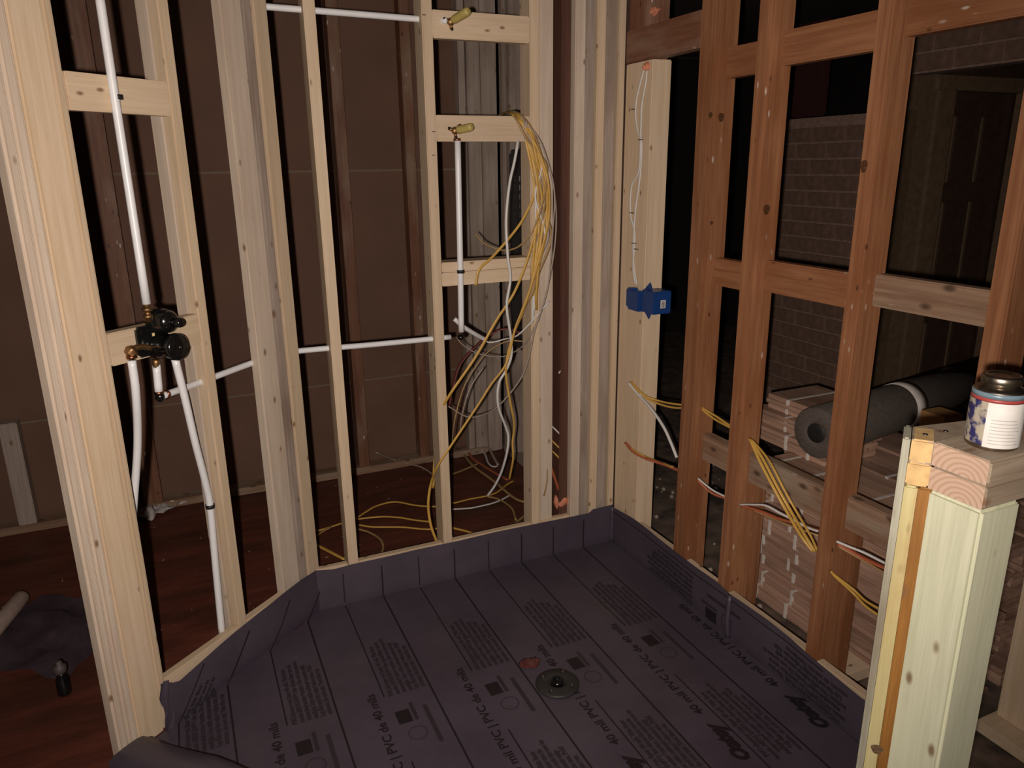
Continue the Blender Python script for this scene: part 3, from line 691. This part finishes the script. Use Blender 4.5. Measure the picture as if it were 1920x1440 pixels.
# dark red sheathed cable and companions behind
cable(Yp([(985, 628, .12), (950, 616, .16), (920, 627, .18), (889, 652, .18), (862, 684, .18), (850, 720, .18), (842, 760, .18)]), REDC, .012, .004, 'wide dark red cable arching behind the studs below the upright pipe')
cable(Yp([(985, 640, .10), (950, 640, .13), (915, 660, .14), (890, 690, .15), (868, 730, .15), (852, 790, .15), (848, 830, .2)]), YELD, .0045, .003, 'dusty yellow cable arching beside the dark red cable')
cable(Yp([(1030, 565, -.05), (975, 625, -.0), (945, 636, .08), (918, 642, .10), (905, 634, .12)]), WHITEC, .0032, .0032, 'thin white cable joining the loose pipe end')
cable(Yp([(905, 690, .2), (880, 730, .2), (866, 780, .2), (862, 815, .25)]), GREYC, .004, .003, 'grey cable hanging in the shadow behind the middle stud')
# coils on the floor behind the back wall
def F(l, m, r=.0055, r2=None, lb='', z=.006): return cable(Zp(l, z), m, r, r2 or r*.6, lb)
def c3_(l): return [(580+x/6, 820+y/6) for x, y in l]
def c4_(l): return [(820+x/5.76, 760+y/5.76) for x, y in l]
F(c3_([(370, 965), (530, 905), (640, 835), (760, 770), (960, 725), (1200, 765), (1430, 777)])+c4_([(60, 1062), (160, 1058), (350, 1012), (520, 980), (640, 940), (745, 860), (820, 815)]), YELC, .0062, lb='long yellow cable across the floor behind the back wall, the farthest one')
F(c3_([(200, 1020), (370, 965), (530, 922), (800, 893), (1000, 900), (1200, 932), (1350, 948)]), YELC, .0062, lb='yellow cable on the floor between the two middle studs', z=.010)
F(c3_([(560, 985), (700, 1006), (860, 1008), (1050, 1010), (1300, 1032), (1450, 1025)]), YELC, .0062, lb='yellow cable on the floor nearest the liner edge', z=.014)
F(c3_([(530, 1025), (680, 1070), (800, 1150), (830, 1240), (800, 1330)]), YELD, .006, lb='dull brown cable curling toward the liner edge')
F(c3_([(370, 962), (200, 1020), (110, 1045), (20, 1065)]), YELC, .0066, lb='yellow cable end running left to the corner stud')
F(c3_([(240, 1010), (130, 1070), (35, 1145)]), YELD, .006, lb='dull yellow cable branching beside the corner stud', z=.02)
F(c3_([(25, 1185), (180, 1260), (400, 1375)]), YELC, .0085, lb='thick yellow cable slanting to the foot of the left back stud')
cable([at(705, 848, Y=1.20), at(747, 865, Z=.03), at(790, 876, Z=.02), at(815, 892, Z=.01)], GREYC, .006, .004, 'pale cable end lying by the far wall')
F(c4_([(160, 1122), (350, 1110), (480, 1085), (600, 1055), (700, 1015), (790, 965)]), WHITEC, .0058, lb='white cable curving on the floor right of the middle stud')
F(c4_([(165, 1322), (300, 1355), (450, 1400)]), YELC, .0072, lb='yellow cable stub on the floor right of the middle stud')
F(c4_([(155, 745), (300, 690), (450, 622)]), YELD, .0075, lb='pale yellow cable pointing up to the coil')
F(c4_([(260, 470), (330, 590), (420, 680), (560, 780), (650, 850), (760, 945), (850, 1010), (935, 1042)]), YELD, .0085, lb='long brown cable of the far coil', z=.01)
F(c4_([(300, 430), (370, 560), (480, 640), (600, 715), (760, 805)]), ORC, .008, lb='orange brown cable of the far coil', z=.02)
F(c4_([(280, 345), (360, 325), (470, 385), (560, 470), (610, 560), (655, 640)]), GREYC, .0085, lb='grey cable loop of the far coil', z=.03)
F(c4_([(340, 370), (430, 430), (510, 520), (550, 620), (600, 660), (650, 655)]), WHITEC, .006, lb='white stripped cable loop of the far coil', z=.02)
F(c4_([(150, 535), (190, 470), (240, 445), (300, 430), (340, 370)]), WHITEC, .008, lb='short white cable end beside the middle stud', z=.03)
F(c4_([(200, 430), (250, 425), (300, 420)]), REDC, .010, lb='red cable sheath in the coil', z=.04)
F(c4_([(540, 985), (640, 1005), (730, 1050), (810, 1120), (850, 1240)]), YELD, .006, lb='faint brown cable curving toward the right stud', z=.008)
F(c4_([(760, 1325), (850, 1265), (940, 1190)]), YELD, .006, lb='cable end meeting the liner edge near the right stud', z=.008)
# small stubs in the dark gap right of the back wall
cable(Yp([(1014, 840, .03), (1024, 870, .02), (1026, 900, .01), (1020, 930, .01)]), YELD, .004, .003, 'thin yellow cable against the board right of the back stud')
for x, y, m in [(1041, 805, WHITEC), (1041, 832, YELC), (1042, 852, YELC)]:
    cable(Yp([(x-6, y-6, .06), (x, y, .04), (x+9, y+9, .03)]), m, .004, .003, {805: 'white cut cable stub in the dark gap, highest of three', 832: 'yellow cut cable stub in the dark gap, middle of three', 852: 'yellow cut cable stub in the dark gap, lowest of three'}[y], 'cable stubs in the gap')
cable(Yp([(1027, 858, .03), (1036, 885, .03), (1046, 915, .04), (1052, 940, .05)]), ORC, .009, .006, 'orange cable entering the foam by the corner')
cable(Yp([(1048, 700, .03), (1052, 690, .03), (1056, 672, .03)]), WHITEC, .005, .003, 'white stub high in the dark gap')
blob('foam_seal', at(1052, 940, Y=.05), (.035, .03, .04), FOAM, label='orange sealing foam at the foot of the corner posts', category='foam')
blob('foam_seal', at(1214, 125, X=.0), (.02, .018, .016), FOAM, label='orange sealing foam under the right header', category='foam')
blob('foam_seal', at(1218, 24, X=.04), (.02, .055, .016), FOAM, label='orange sealing foam on top of the right header', category='foam')
boxw('offcut', (-.215, .10, .0), (-.07, .42, .045), GREYP, None, .004, long=1, label='grey board end lying behind the corner posts', category='board')

# right wall cables through the old studs
def Xp(l): return [at(x, y, X=d) for x, y, d in l]
def stapled(pts, m, lb, sts, r=.0042):
    o = cable(pts, m, r, .003, lb)
    for (x, y) in sts:
        p = at(x, y, X=-.006); boxw('staple', (p.x-.003, p.y-.013, p.z-.0015), (p.x+.004, p.y+.011, p.z+.0015), BLACKP, o, .0005, long=1)
    return o
stapled(Xp([(1208, 128, -.004), (1200, 158, -.005), (1193, 190, -.005), (1192, 222, -.005), (1197, 250, -.005), (1203, 268, -.005), (1200, 330, -.004), (1192, 390, -.005), (1188, 440, -.005), (1187, 480, -.005), (1190, 510, -.006), (1194, 534, -.008)]), WHITEC, 'white cable stapled down the new corner stud to the blue box', [(1187, 205), (1184, 399), (1188, 456)])
stapled(Xp([(1213, 132, -.004), (1210, 160, -.005), (1203, 200, -.005), (1201, 262, -.005), (1198, 320, -.005), (1184, 350, -.005), (1182, 400, -.006), (1190, 440, -.006), (1187, 500, -.006), (1191, 532, -.008)]), WHITEC, 'second white cable bowing beside the stapled one', [(1200, 262), (1192, 467)])
for l, lb in [([(1202, -12, .03), (1206, 12, .03), (1211, 28, .03)], 'white cable entering the foam above the header, left one'), ([(1212, -12, .03), (1213, 10, .03), (1211, 28, .03)], 'white cable entering the foam above the header, middle one'), ([(1223, -12, .03), (1222, 3, .03), (1219, 16, .03)], 'white cable entering the foam above the header, right one')]:
    cable(Xp(l), WHITEC, .0042, .003, lb)
cable(Xp([(1183, 716, -.004), (1194, 728, -.008), (1212, 743, .01), (1237, 752, .045), (1262, 757, .045), (1290, 760, .045)]), YELC, .005, .004, 'yellow cable from the corner stud to the first old stud')
cable(Xp([(1183, 716, -.002), (1193, 729, -.008), (1208, 744, .02), (1235, 757, .045), (1262, 764, .045), (1290, 765, .045)]), YELC, .005, .004, 'yellow cable sagging just below its twin at the corner stud')
cable(Xp([(1179, 718, -.004), (1196, 739, .0), (1220, 765, .0), (1244, 800, .0), (1258, 830, .0), (1269, 858, .0)]), WHITEC, .0065, .0055, 'thick white cable bending down from the corner stud to the first old stud')
cable(Xp([(1173, 830, -.004), (1188, 847, -.009), (1212, 860, .015), (1240, 869, .045), (1268, 880, .045), (1290, 888, .045)]), ORC, .008, .005, 'orange cable low between the corner stud and the first old stud')
cable(Xp([(1180, 838, -.006), (1200, 851, -.004), (1225, 862, .045), (1262, 876, .045)]), YELC, .0045, .003, 'thin yellow cable above the orange one by the corner stud')
for dy, dx, lb in [(0, 0, 'upper yellow cable through the first old stud'), (7, 6, 'lower yellow cable through the first old stud')]:
    cable(Xp([(1314, 762+dy*.3, .045), (1322, 768+dy*.6, .04), (1342, 780+dy, .045), (1372, 800+dy*.4, .045), (1395, 812, .045)]), YELC, .0052, .004, lb)
for ox, w, lb in [(-5, .0058, 'left yellow cable slanting down between the second and third old studs'), (3, .0058, 'middle yellow cable slanting down between the second and third old studs'), (13, .0045, 'right thin yellow cable slanting down between the second and third old studs')]:
    cable(Xp([(1404, 822, .0), (1411+ox*.3, 830, -.01), (1430+ox, 865, -.02), (1456+ox, 915, -.02), (1478+ox, 955, -.01), (1506+ox, 1003, .03), (1527+ox*.5, 1034, .045)]), YELC, w, w*.55, lb)
for oy, lb in [(0, 'upper yellow cable right of the third old stud'), (9, 'lower yellow cable right of the third old stud')]:
    cable(Xp([(1558, 1071, .0), (1566, 1079+oy*.2, .01), (1600, 1105+oy*.8, .045), (1625, 1128+oy*1.1, .045), (1665, 1150+oy*1.7, .045), (1700, 1172+oy*2, .045)]), YELC, .0062, .004, lb)
cable(Xp([(1309, 897, .0), (1322, 908, .01), (1338, 920, .03), (1362, 932, .045)]), WHITEC, .0045, .003, 'white cable between the first and second old studs')
cable(Xp([(1309, 900, .004), (1322, 914, .015), (1338, 926, .035), (1362, 935, .05)]), ORC, .006, .004, 'orange cable between the first and second old studs')
cable(Xp([(1388, 946, -.002), (1410, 946, .0), (1436, 948, .01), (1465, 963, .02), (1490, 976, .03), (1515, 989, .04), (1534, 996, .045)]), WHITEC, .0062, .0035, 'white cable lying over the orange one between the second and third old studs')
cable(Xp([(1392, 948, .01), (1425, 958, .02), (1460, 972, .03), (1495, 982, .04), (1534, 995, .05)]), ORC, .009, .004, 'orange cable below the white one between the second and third old studs')
cable(Xp([(1412, 956, .03), (1440, 968, .035), (1475, 983, .04), (1534, 1004, .05)]), YELD, .0045, .003, 'thin tan cable lowest between the second and third old studs')
cable(Xp([(1569, 1015, -.0), (1590, 1024, .01), (1620, 1036, .03), (1660, 1056, .045), (1690, 1070, .045)]), WHITEC, .0055, .0035, 'white cable right of the third old stud')
cable(Xp([(1572, 1019, .005), (1595, 1032, .02), (1625, 1049, .04), (1690, 1078, .05)]), ORC, .011, .004, 'orange cable right of the third old stud')
cable(Xp([(1572, 1024, .01), (1600, 1040, .03), (1655, 1072, .05), (1690, 1090, .05)]), YELD, .0048, .003, 'thin tan cable right of the third old stud')

# blue electrical box on the corner stud
eb = thing('electrical_box', (.0, -.20, 1.13), 'blue plastic electrical box nailed to the pale corner stud', 'electrical box')
zt_, zb_ = at(1203, 541, X=-.01, ).z, at(1203, 583, X=-.01).z
y1_ = at(1178, 560, X=-.02).y; ym = at(1201, 560, X=-.02).y
pr = at(1230, 560, Y=ym-.004).x
def shell(n, lo_, hi, w=.003):
    boxw(n, lo_, hi, BLUEP, eb, .003)
boxw('box_body', (-.02, ym-.09, zb_), (.062, ym-.004, zt_), BLUEP, eb, .004)
boxw('box_front', (-.032, ym, zb_+.008), (-.002, y1_, zt_-.010), BLUEP, eb, .003)
boxw('front_step', (-.030, ym, zb_-.002), (-.002, y1_-.012, zb_+.012), BLUEP, eb, .002)
boxw('rim', (-.034, y1_-.045, zt_-.012), (-.004, y1_-.014, zt_-.002), BLUEP, eb, .002)
for zc, s in ((zt_, 1), (zb_, -1)):
    vs = [(.0, ym+.010, zc-s*.006), (.0, ym-.05, zc-s*.006), (.0, ym-.03, zc+s*.028), (.004, ym+.010, zc-s*.006), (.004, ym-.05, zc-s*.006), (.004, ym-.03, zc+s*.028)]
    put('nail_ear', mesh('nail_ear', vs, [(0, 1, 2), (3, 5, 4), (0, 3, 4, 1), (1, 4, 5, 2), (2, 5, 3, 0)], BLUEP), parent=eb)
lab = boxw('sticker', (-.0195+.03, ym-.0915, (zt_+zb_)/2-.022), (-.0195+.055, ym-.0895, (zt_+zb_)/2+.012), PAPER, eb, .001)
for k in range(5): boxw('printed_bar', (.0155, ym-.0921, (zt_+zb_)/2-.017+.005*k), (.030, ym-.0914, (zt_+zb_)/2-.0145+.005*k), INKF, lab, 0)

# breaker panel and hanging wires on the far side wall
ep = thing('breaker_panel', (0, 1.0, .9), 'dark grey electrical panel between the weathered studs behind the cables', 'panel')
y0_ = at(943, 450, X=-.01).y; y1p = .80
zt_ = at(960, 280, X=-.01).z; zb_ = at(960, 650, X=-.01).z
boxw('enclosure', (.0, .862, zb_), (.085, 1.095, zt_), PANELG, ep, .004)
boxw('cover', (-.012, .868, zb_+.01), (-.001, 1.088, zt_-.02), PANELG, ep, .003)
for k in range(6): boxw('breaker', (-.018, .95, zt_-.16-.045*k), (-.012, 1.02, zt_-.13-.045*k), BLACKP, ep, .002)
for k in range(5):
    cable([V((.02, .83+.01*k, zt_+.35)), V((-.015-.004*k, .84+.012*k, zt_+.1)), V((-.02, .83+.006*k, zt_-.1)), V((-.01, .845+.01*k, zt_-.35-.05*k))], YELD if k % 2 else GREYC, .006, .004, ['grey','dusty yellow'][k % 2]+' cable beside the breaker panel, '+['nearest the old stud','second from the old stud','third from the old stud','fourth from the old stud','closest to the panel'][k], 'cables beside the panel')

# ================================================================== HALF WALL ON THE RIGHT
HZ = 1.25
hw = struct('wall_half', (-.6, -1.98, 0))
fx, y0h, y1h = -.655, -2.032, -1.941      # end face x, near and far sides
boxw('cap_plate', (fx, y0h, HZ-.038), (1.1, y1h, HZ), CAPW, hw, .004, long=0)
boxw('cap_plate', (fx+.001, y0h+.001, HZ-.0775), (1.1, y1h, HZ-.0385), CAPW, hw, .004, long=0)
for z in (HZ-.038, HZ-.0775):       # sawn ends showing growth rings
    M_ = frame(V((fx-.0006, (y0h+y1h)/2, z+.019 if z > HZ-.05 else z+.0195)), EY, EZ, EX)
    put('sawn_end', box_mesh('sawn_end', .087, .036, .0012, RING1, .0005, 1), M_, hw, label='pale sawn end with growth rings')
post('treated_post', fx+.0455, (y0h+y1h)/2, 0, HZ-.0785, .089, .089, TREAT, hw, label='pale green treated square post', bev=.005)
# rotated filler that turns the corner: brown-stained, yellow edge
A_ = V((-.672, -1.917, 0)); B_ = V((-.652, -1.943, 0)); dn = (B_-A_).normalized(); dl = V((-dn.y, dn.x, 0)); 
if dl.y < 0: dl = -dl
w_ = .036
def rot(n, w0, w1, l0, l1, z0, z1, m, **kw):
    c = A_+dn*((w0+w1)/2)+dl*((l0+l1)/2)
    return put(n, box_mesh(n, w1-w0, l1-l0, z1-z0, m, .003, 2), frame(V((c.x, c.y, z0)), dn, -dn.cross(EZ) if (-dn.cross(EZ)).dot(dl) > 0 else dn.cross(EZ), EZ), hw, **kw)
WY = (B_-A_).length
rot('filler_board', -.001, WY*.55, 0, .070, 0, HZ-.0785, TREATY, label='yellowish treated board edge')
rot('filler_board', WY*.55+.0005, WY+.010, .001, .06, 0, HZ-.0785, STAINB, label='brown stained board edge')
rot('filler_cap', 0, WY, 0, .066, HZ-.0385, HZ-.0005, CUTY, label='yellow sawn block end')
rot('filler_cap', -.001, WY-.001, .0005, .066, HZ-.0775, HZ-.039, CUTY, label='yellow sawn block end, lower')
rot('side_board', -.0125, -.0015, .004, .072, 0, HZ-.001, wood('grey_treated', (.36, .35, .27), (.26, .25, .19), knots=.1, stain=(.15, .12, .08), stain_amt=.8), label='grey weathered board side')
# triangular infill on top between the turned piece and the cap plates
pts = [A_+dl*.004, A_+dl*.066, V((-.50, y1h+.045, 0)), V((-.50, y1h+.001, 0)), V((fx+.004, y1h+.001, 0))]
vs = [V((p.x, p.y, HZ-.04)) for p in pts]+[V((p.x, p.y, HZ-.0015)) for p in pts]; n5 = len(pts)
put('cap_infill', mesh('cap_infill', vs, [tuple(range(n5))[::-1], tuple(range(n5, 2*n5))]+[(i, (i+1) % n5, n5+(i+1) % n5, n5+i) for i in range(n5)], CAPW), parent=hw)
boxw('cap_plate', (-.50, y1h+.001, HZ-.04), (1.1, y1h+.05, HZ-.001), CAPW, hw, .003, long=0)
KNOT = plain('dark_knot', (.075, .03, .012), .5, var=.5, scale=120)
def knot(p, n, r, par, m=KNOT, st=1.0):
    z = V(n).normalized(); x = EZ.cross(z).normalized(); y = z.cross(x)
    vs = [(0, 0, .0008)]+[(r*math.cos(a)*(1+.15*math.sin(3*a)), r*st*math.sin(a), .0004) for a in [i*math.pi/10 for i in range(20)]]
    put('knot', mesh('knot', vs, [(0, i+1, (i+1) % 20+1) for i in range(20)], m), frame(V(p), x, y, z), par)
for px, py, Yk, r in [(1332, 216, -.5335, .008), (1352, 220, -.5335, .012), (1437, 393, -.7855, .013), (1334, 418, -.5335, .006)]:
    knot(at(px, py, Y=Yk), -EY, r, wr, st=1.2)
knot(at(1620, 312, X=-.0008), -EX, .011, wr, st=1.5)
_d = ray(1644, 1405); _n = -dl; _o = A_-dl*.0012; _t = (_o-CAM).dot(_n)/_d.dot(_n)
knot(CAM+_d*_t, _n, .0095, hw, plain('deep_knot', (.10, .06, .03), .6, var=.5, scale=150), 1.0)
for px, py in [(1735, 815), (1773, 809)]:
    p = at(px, py, Z=HZ); lathe('nail', [(.0005, 0), (.004, 0), (.004, .0012), (.0005, .0016)], STEEL, p, seg=10, parent=hw)
# small can standing on the cap
cc = at(1857, 833, Z=HZ); cn = thing('primer_can', cc, 'small worn metal can with torn paper label standing on the half wall', 'can')
CANL, t_, b_ = nt('torn_can_label'); b_.inputs['Roughness'].default_value = .5
tc = N(t_, 'ShaderNodeTexCoord'); nz = N(t_, 'ShaderNodeTexNoise'); nz.inputs['Scale'].default_value = 42; nz.inputs['Detail'].default_value = 4; t_.links.new(tc.outputs['Object'], nz.inputs[0])
r1 = N(t_, 'ShaderNodeValToRGB'); e = r1.color_ramp.elements; e[0].position = .44; e[0].color = (.02, .02, .09, 1); e[1].position = .52; e[1].color = (.33, .29, .22, 1)
t_.links.new(nz.outputs[0], r1.inputs[0]); t_.links.new(r1.outputs[0], b_.inputs['Base Color'])
rr = .0355
lathe('can_body', [(.004, 0), (rr-.003, 0), (rr, .003), (rr-.001, .008), (rr-.001, .083), (rr, .086), (rr-.003, .090), (rr-.010, .094), (.0215, .0965), (.0215, .090+.0085), (.004, .099)], TIN, cc, parent=cn)
lathe('red_band', [(rr-.002, .074), (rr+.0003, .074), (rr+.0003, .079), (rr-.002, .079)], plain('red_print', (.30, .05, .045), .4), cc, parent=cn, seg=40)
lathe('blue_band', [(rr-.002, .0795), (rr+.0003, .0795), (rr+.0002, .087), (rr-.002, .087)], plain('blue_print', (.13, .19, .23), .35), cc, parent=cn, seg=40)
def wrap(n, a0, a1, z0, z1, m, r, ruf=0):
    vs = []; fs = []; S = 24
    for i in range(S+1):
        a = a0+(a1-a0)*i/S
        for k in range(9):
            rr_ = r+ruf*noise.noise(V((a*3, k*.8, 4)))
            zz = z0+(z1-z0)*k/8
            vs.append((rr_*math.cos(a), rr_*math.sin(a), zz))
    for i in range(S):
        for k in range(8): fs.append((i*9+k, (i+1)*9+k, (i+1)*9+k+1, i*9+k+1))
    return put(n, mesh(n, vs, fs, m, True), Matrix.Translation(cc), cn)
vc = (CAM-cc); ang = math.atan2(vc.y, vc.x)
wrap('torn_label', ang-1.7, ang-.28, .008, .074, CANL, rr+.0006, .0008)
pl_ = wrap('paper_label', ang-.30, ang+1.7, .006, .074, PAPER, rr+.0010, .0004)
for k in range(8):
    z = .012+.0052*k; w1_ = ang-.12; w2_ = ang+1.0-.25*((k*5) % 4)/4
    vs, fs = [], []
    for i in range(13):
        a = w1_+(w2_-w1_)*i/12; r = rr+.0018
        vs += [(r*math.cos(a), r*math.sin(a), z), (r*math.cos(a), r*math.sin(a), z+.0011)]
    fs = [(2*i, 2*i+2, 2*i+3, 2*i+1) for i in range(12)]
    put('printed_row', mesh('printed_row', vs, fs, plain('label_print', (.36, .34, .30), .6) if k == 0 else bpy.data.materials['label_print']), Matrix.Translation(cc), pl_)
cap_ = lathe('lid', [(.004, .096), (.0255, .097), (.0268, .099), (.0268, .107), (.0245, .110), (.021, .110), (.019, .108), (.004, .108)], TIN, cc, parent=cn)
# pale framing at the lower right, beyond the treated post
wx = struct('wall_entry', (.45, -1.55, 0))
boxw('sole_plate', (.36, -1.75, 0), (1.3, -1.50, .038), PINE, wx, .003, long=0)
post('stud', .479, -1.571, .038, 2.4, .09, .12, PINE, wx)

# ================================================================== STORED GOODS IN THE SIDE ROOM
FG = 'strapped flooring bundles stacked in the side room'
plank_me = {}
ORD = ['lowest', 'second', 'third', 'fourth', 'fifth', 'sixth', 'seventh', 'eighth', 'ninth', 'tenth', 'eleventh']
CNT = {}
def bundle_box(x, y, z, Lb, w=.20, h=.058, ang=0, lb=None, straps=(.18, .82), row=None):
    if not lb:
        row = row or ('front row' if x < .4 else 'middle row'); k = CNT.get(row, 0); CNT[row] = k+1
        lb = ('strapped brown flooring bundle, '+ORD[k]+(' in' if k == 0 else ' from the floor in')+' the '+row+' behind the right wall')
    t = put('flooring_bundle', None, Matrix.Translation((x, y, z)) @ Matrix.Rotation(ang, 4, 'Z'), None, label=lb or 'strapped bundle of brown flooring planks in the tall stack behind the right wall', category='flooring', group=FG)
    nP = 3; ph = h/nP
    key = (round(Lb, 2), w)
    if key not in plank_me:
        me = box_mesh('plank', w, ph-.0012, Lb, OAK, .0015, 1); plank_me[key] = me
    for k in range(nP):
        M_ = WM[t.name] @ frame(V((w/2+random.uniform(-.004, .004), random.uniform(-.008, .008), ph*(k+.5))), EX, EZ, -EY)
        put('plank', plank_me[key], M_, t)
    for s in straps:
        M_ = WM[t.name] @ Matrix.Translation((w/2, -Lb*s, -.0008))
        put('strap', box_mesh('strap', w+.006, .013, h+.0016, STRAP, .001, 1), M_, t)
    return t
zz = 0
for k in range(10):
    x0 = .285 + random.uniform(-.02, .02) + (.02 if k > 6 else 0)
    bundle_box(x0, -.60+random.uniform(-.03, .03), zz, .84, straps=(.05+random.uniform(-.01, .02), .24+random.uniform(-.03, .03), .55+random.uniform(-.03, .03)))
    zz += .0585
zz = 0
for k in range(10):
    bundle_box(.53+random.uniform(-.01, .01), -.42+random.uniform(-.05, .05), zz, .98, straps=(.1, .5)); zz += .0585
lbs = ['topmost flooring bundle with a white strap, behind the second old stud', 'flooring bundle just under the topmost one, white strap near its end', 'flooring bundle third from the top, set back beside the roll']
for k in range(3):
    bundle_box(.40+.03*k, -.36-.03*k, .5865+.0585*k, .44-.04*k, w=.26, lb=lbs[2-k], straps=(.30+.12*(2-k), .8))
for k in range(10):
    bundle_box(.76, -.30+random.uniform(-.04, .04), .0585*k, 1.08, straps=(.2, .7), row='back row')
# rolled grey flooring sheet
rd = V((.985, .17, 0)).normalized(); rc = at(1530, 812, X=.32)
ro = thing('carpet_roll', rc, 'dark grey roll of sheet material lying on the flooring bundles', 'roll')
prof = [(.022, .06), (.030, .0), (.050, -.001), (.088, .0), (.092, .004), (.092, 1.35), (.01, 1.35)]
lathe('rolled_sheet', prof, CARPET, rc, axis=rd, seg=40, parent=ro)
lathe('hollow_core', [(.012, -.001), (.034, -.002), (.036, .0), (.034, .004), (.012, .005)], BLACKR, rc, axis=rd, seg=30, parent=ro)
lathe('wrap_band', [(.091, 0), (.0935, 0), (.0935, .075), (.091, .075)], STRAP, rc+rd*.50, axis=rd, seg=40, parent=ro)
boxw('cardboard_end', (.53, -1.136, .5865), (.62, -1.046, 0.864), CARDB, None, .003, long=1, label='small orange brown block beside the band of the roll', category='block')
boxw('floor_offcut', (.125, -1.19, -.002), (.29, -1.0, .045), PINE, None, .004, long=0, label='pale wood offcut on the floor right of the third old stud', category='board')
# loose grit on the slab
bm = bmesh.new()
for i in range(160):
    s = random.uniform(.003, .012); x, y = random.uniform(.12, 1.2), random.uniform(-1.9, .6)
    if .27 < x and y < -.3: continue
    r = bmesh.ops.create_icosphere(bm, subdivisions=1, radius=s, matrix=Matrix.Translation((x, y, s*.4)))
put('rubble', bm_mesh('rubble', bm, plain('pale_rubble', (.32, .26, .20), .9)), None, None, label='pale crumbs of plaster on the side room floor', category='rubble', kind='stuff')
bm = bmesh.new()
for i in range(70):
    x, y = random.uniform(-2.5, -.2), random.uniform(-.2, 1.2)
    if (V((x, y, 0))-K).dot(-BN) < .1 or y < .12: continue
    s = random.uniform(.003, .008)
    M_ = Matrix.Translation((x, y, .001)) @ Matrix.Rotation(random.random()*6, 4, 'Z') @ Matrix.Diagonal((s*2.2, s*.5, .001, 1))
    bmesh.ops.create_cube(bm, size=1, matrix=M_)
put('wood_chips', bm_mesh('wood_chips', bm, plain('chips', (.38, .27, .18), .8)), None, None, label='tiny wood chips scattered on the red-brown floor', category='chips', kind='stuff')

# ================================================================== THINGS ON THE FAR LEFT FLOOR
def crumple(name, c, sx, sy, h, m, lb, cat, seed, par=None):
    vs, fs = [], []; n = 12
    for i in range(n+1):
        for k in range(n+1):
            u, v = i/n-.5, k/n-.5; q = V((u*3.5, v*3.5, seed))
            vs.append((u*sx+.02*noise.noise(q*2), v*sy+.02*noise.noise(q*2+V((5, 5, 5))), max(.002, h*(.35+.9*noise.noise(q*1.7))*(1-1.7*max(abs(u), abs(v))**1.5)+.006)))
    for i in range(n):
        for k in range(n): a = i*(n+1)+k; fs.append((a, a+n+1, a+n+2, a+1))
    return put(name, mesh(name, vs, fs, m, True), Matrix.Translation(c) @ Matrix.Rotation(seed, 4, 'Z'), par, label=lb, category=cat)
crumple('plastic_scrap', at(318, 952, Z=0), .26, .09, .05, FILM, 'crumpled pale plastic scrap on the far floor left of the stud', 'scrap', .5)
crumple('plastic_scrap', at(277, 965, Z=0), .16, .10, .06, FILM, 'whitish plastic scrap beside the wide left post', 'scrap', 1.4)
crumple('dark_bag', at(300, 925, Z=0), .34, .26, .10, BAG, 'dark crumpled bag lying against the far wall', 'bag', 2.2)
crumple('dark_cloth', at(70, 960, Z=0), .9, .35, .08, BAG, 'dark heap of cloth at the foot of the far left wall', 'cloth', 3.3)
crumple('tool_bag', at(95, 1190, Z=0), .42, .50, .06, plain('violet_black_cloth', (.045, .028, .036), .7, var=.2), 'flat dark violet bag on the floor left of the wide post', 'bag', .9)
bpy_r = at(285, 938, Z=.05); 
vs, fs = tube_data([bpy_r+V((.03*math.cos(a), .008*math.sin(a*2), .03*math.sin(a))) for a in [i*math.pi/12 for i in range(25)]], .007, seg=8, caps=False)
put('black_ring', mesh('black_ring', vs, fs, BLACKR, True), label='black rubber ring standing on the scraps by the far wall', category='ring')
boxw('blue_box', tuple(at(368, 912, Z=0)+V((-.03, -.02, 0))), tuple(at(368, 912, Z=0)+V((.09, .05, .12))), plain('blue_black', (.012, .018, .035), .5), None, .006, label='small dark blue box behind the left stud at the far wall', category='box')
bt = at(122, 1300, Z=0); bo = thing('spray_bottle', bt, 'dark bottle with grey cap standing on the red-brown floor', 'bottle')
lathe('bottle_body', [(.004, 0), (.019, .001), (.021, .006), (.020, .055), (.012, .075), (.011, .08), (.002, .08)], BLACKP, bt, parent=bo)
lathe('cap', [(.004, .080), (.017, .081), (.020, .090), (.019, .108), (.010, .112), (.009, .124), (.002, .125)], plain('grey_cap', (.07, .05, .05), .6), bt, parent=bo)
t0 = at(42, 1118, Z=.06); t1 = at(-60, 1240, Z=.06)
tb = thing('tube_roll', (t0+t1)/2, 'thick pale grey tube end at the left edge of the picture', 'tube')
lathe('tube_body', [(.004, -.012), (.018, -.008), (.026, .004), (.029, .02), (.029, .5), (.01, .5)], plain('pale_grey_tube', (.30, .22, .18), .6), t0, axis=(t1-t0), parent=tb, seg=30)
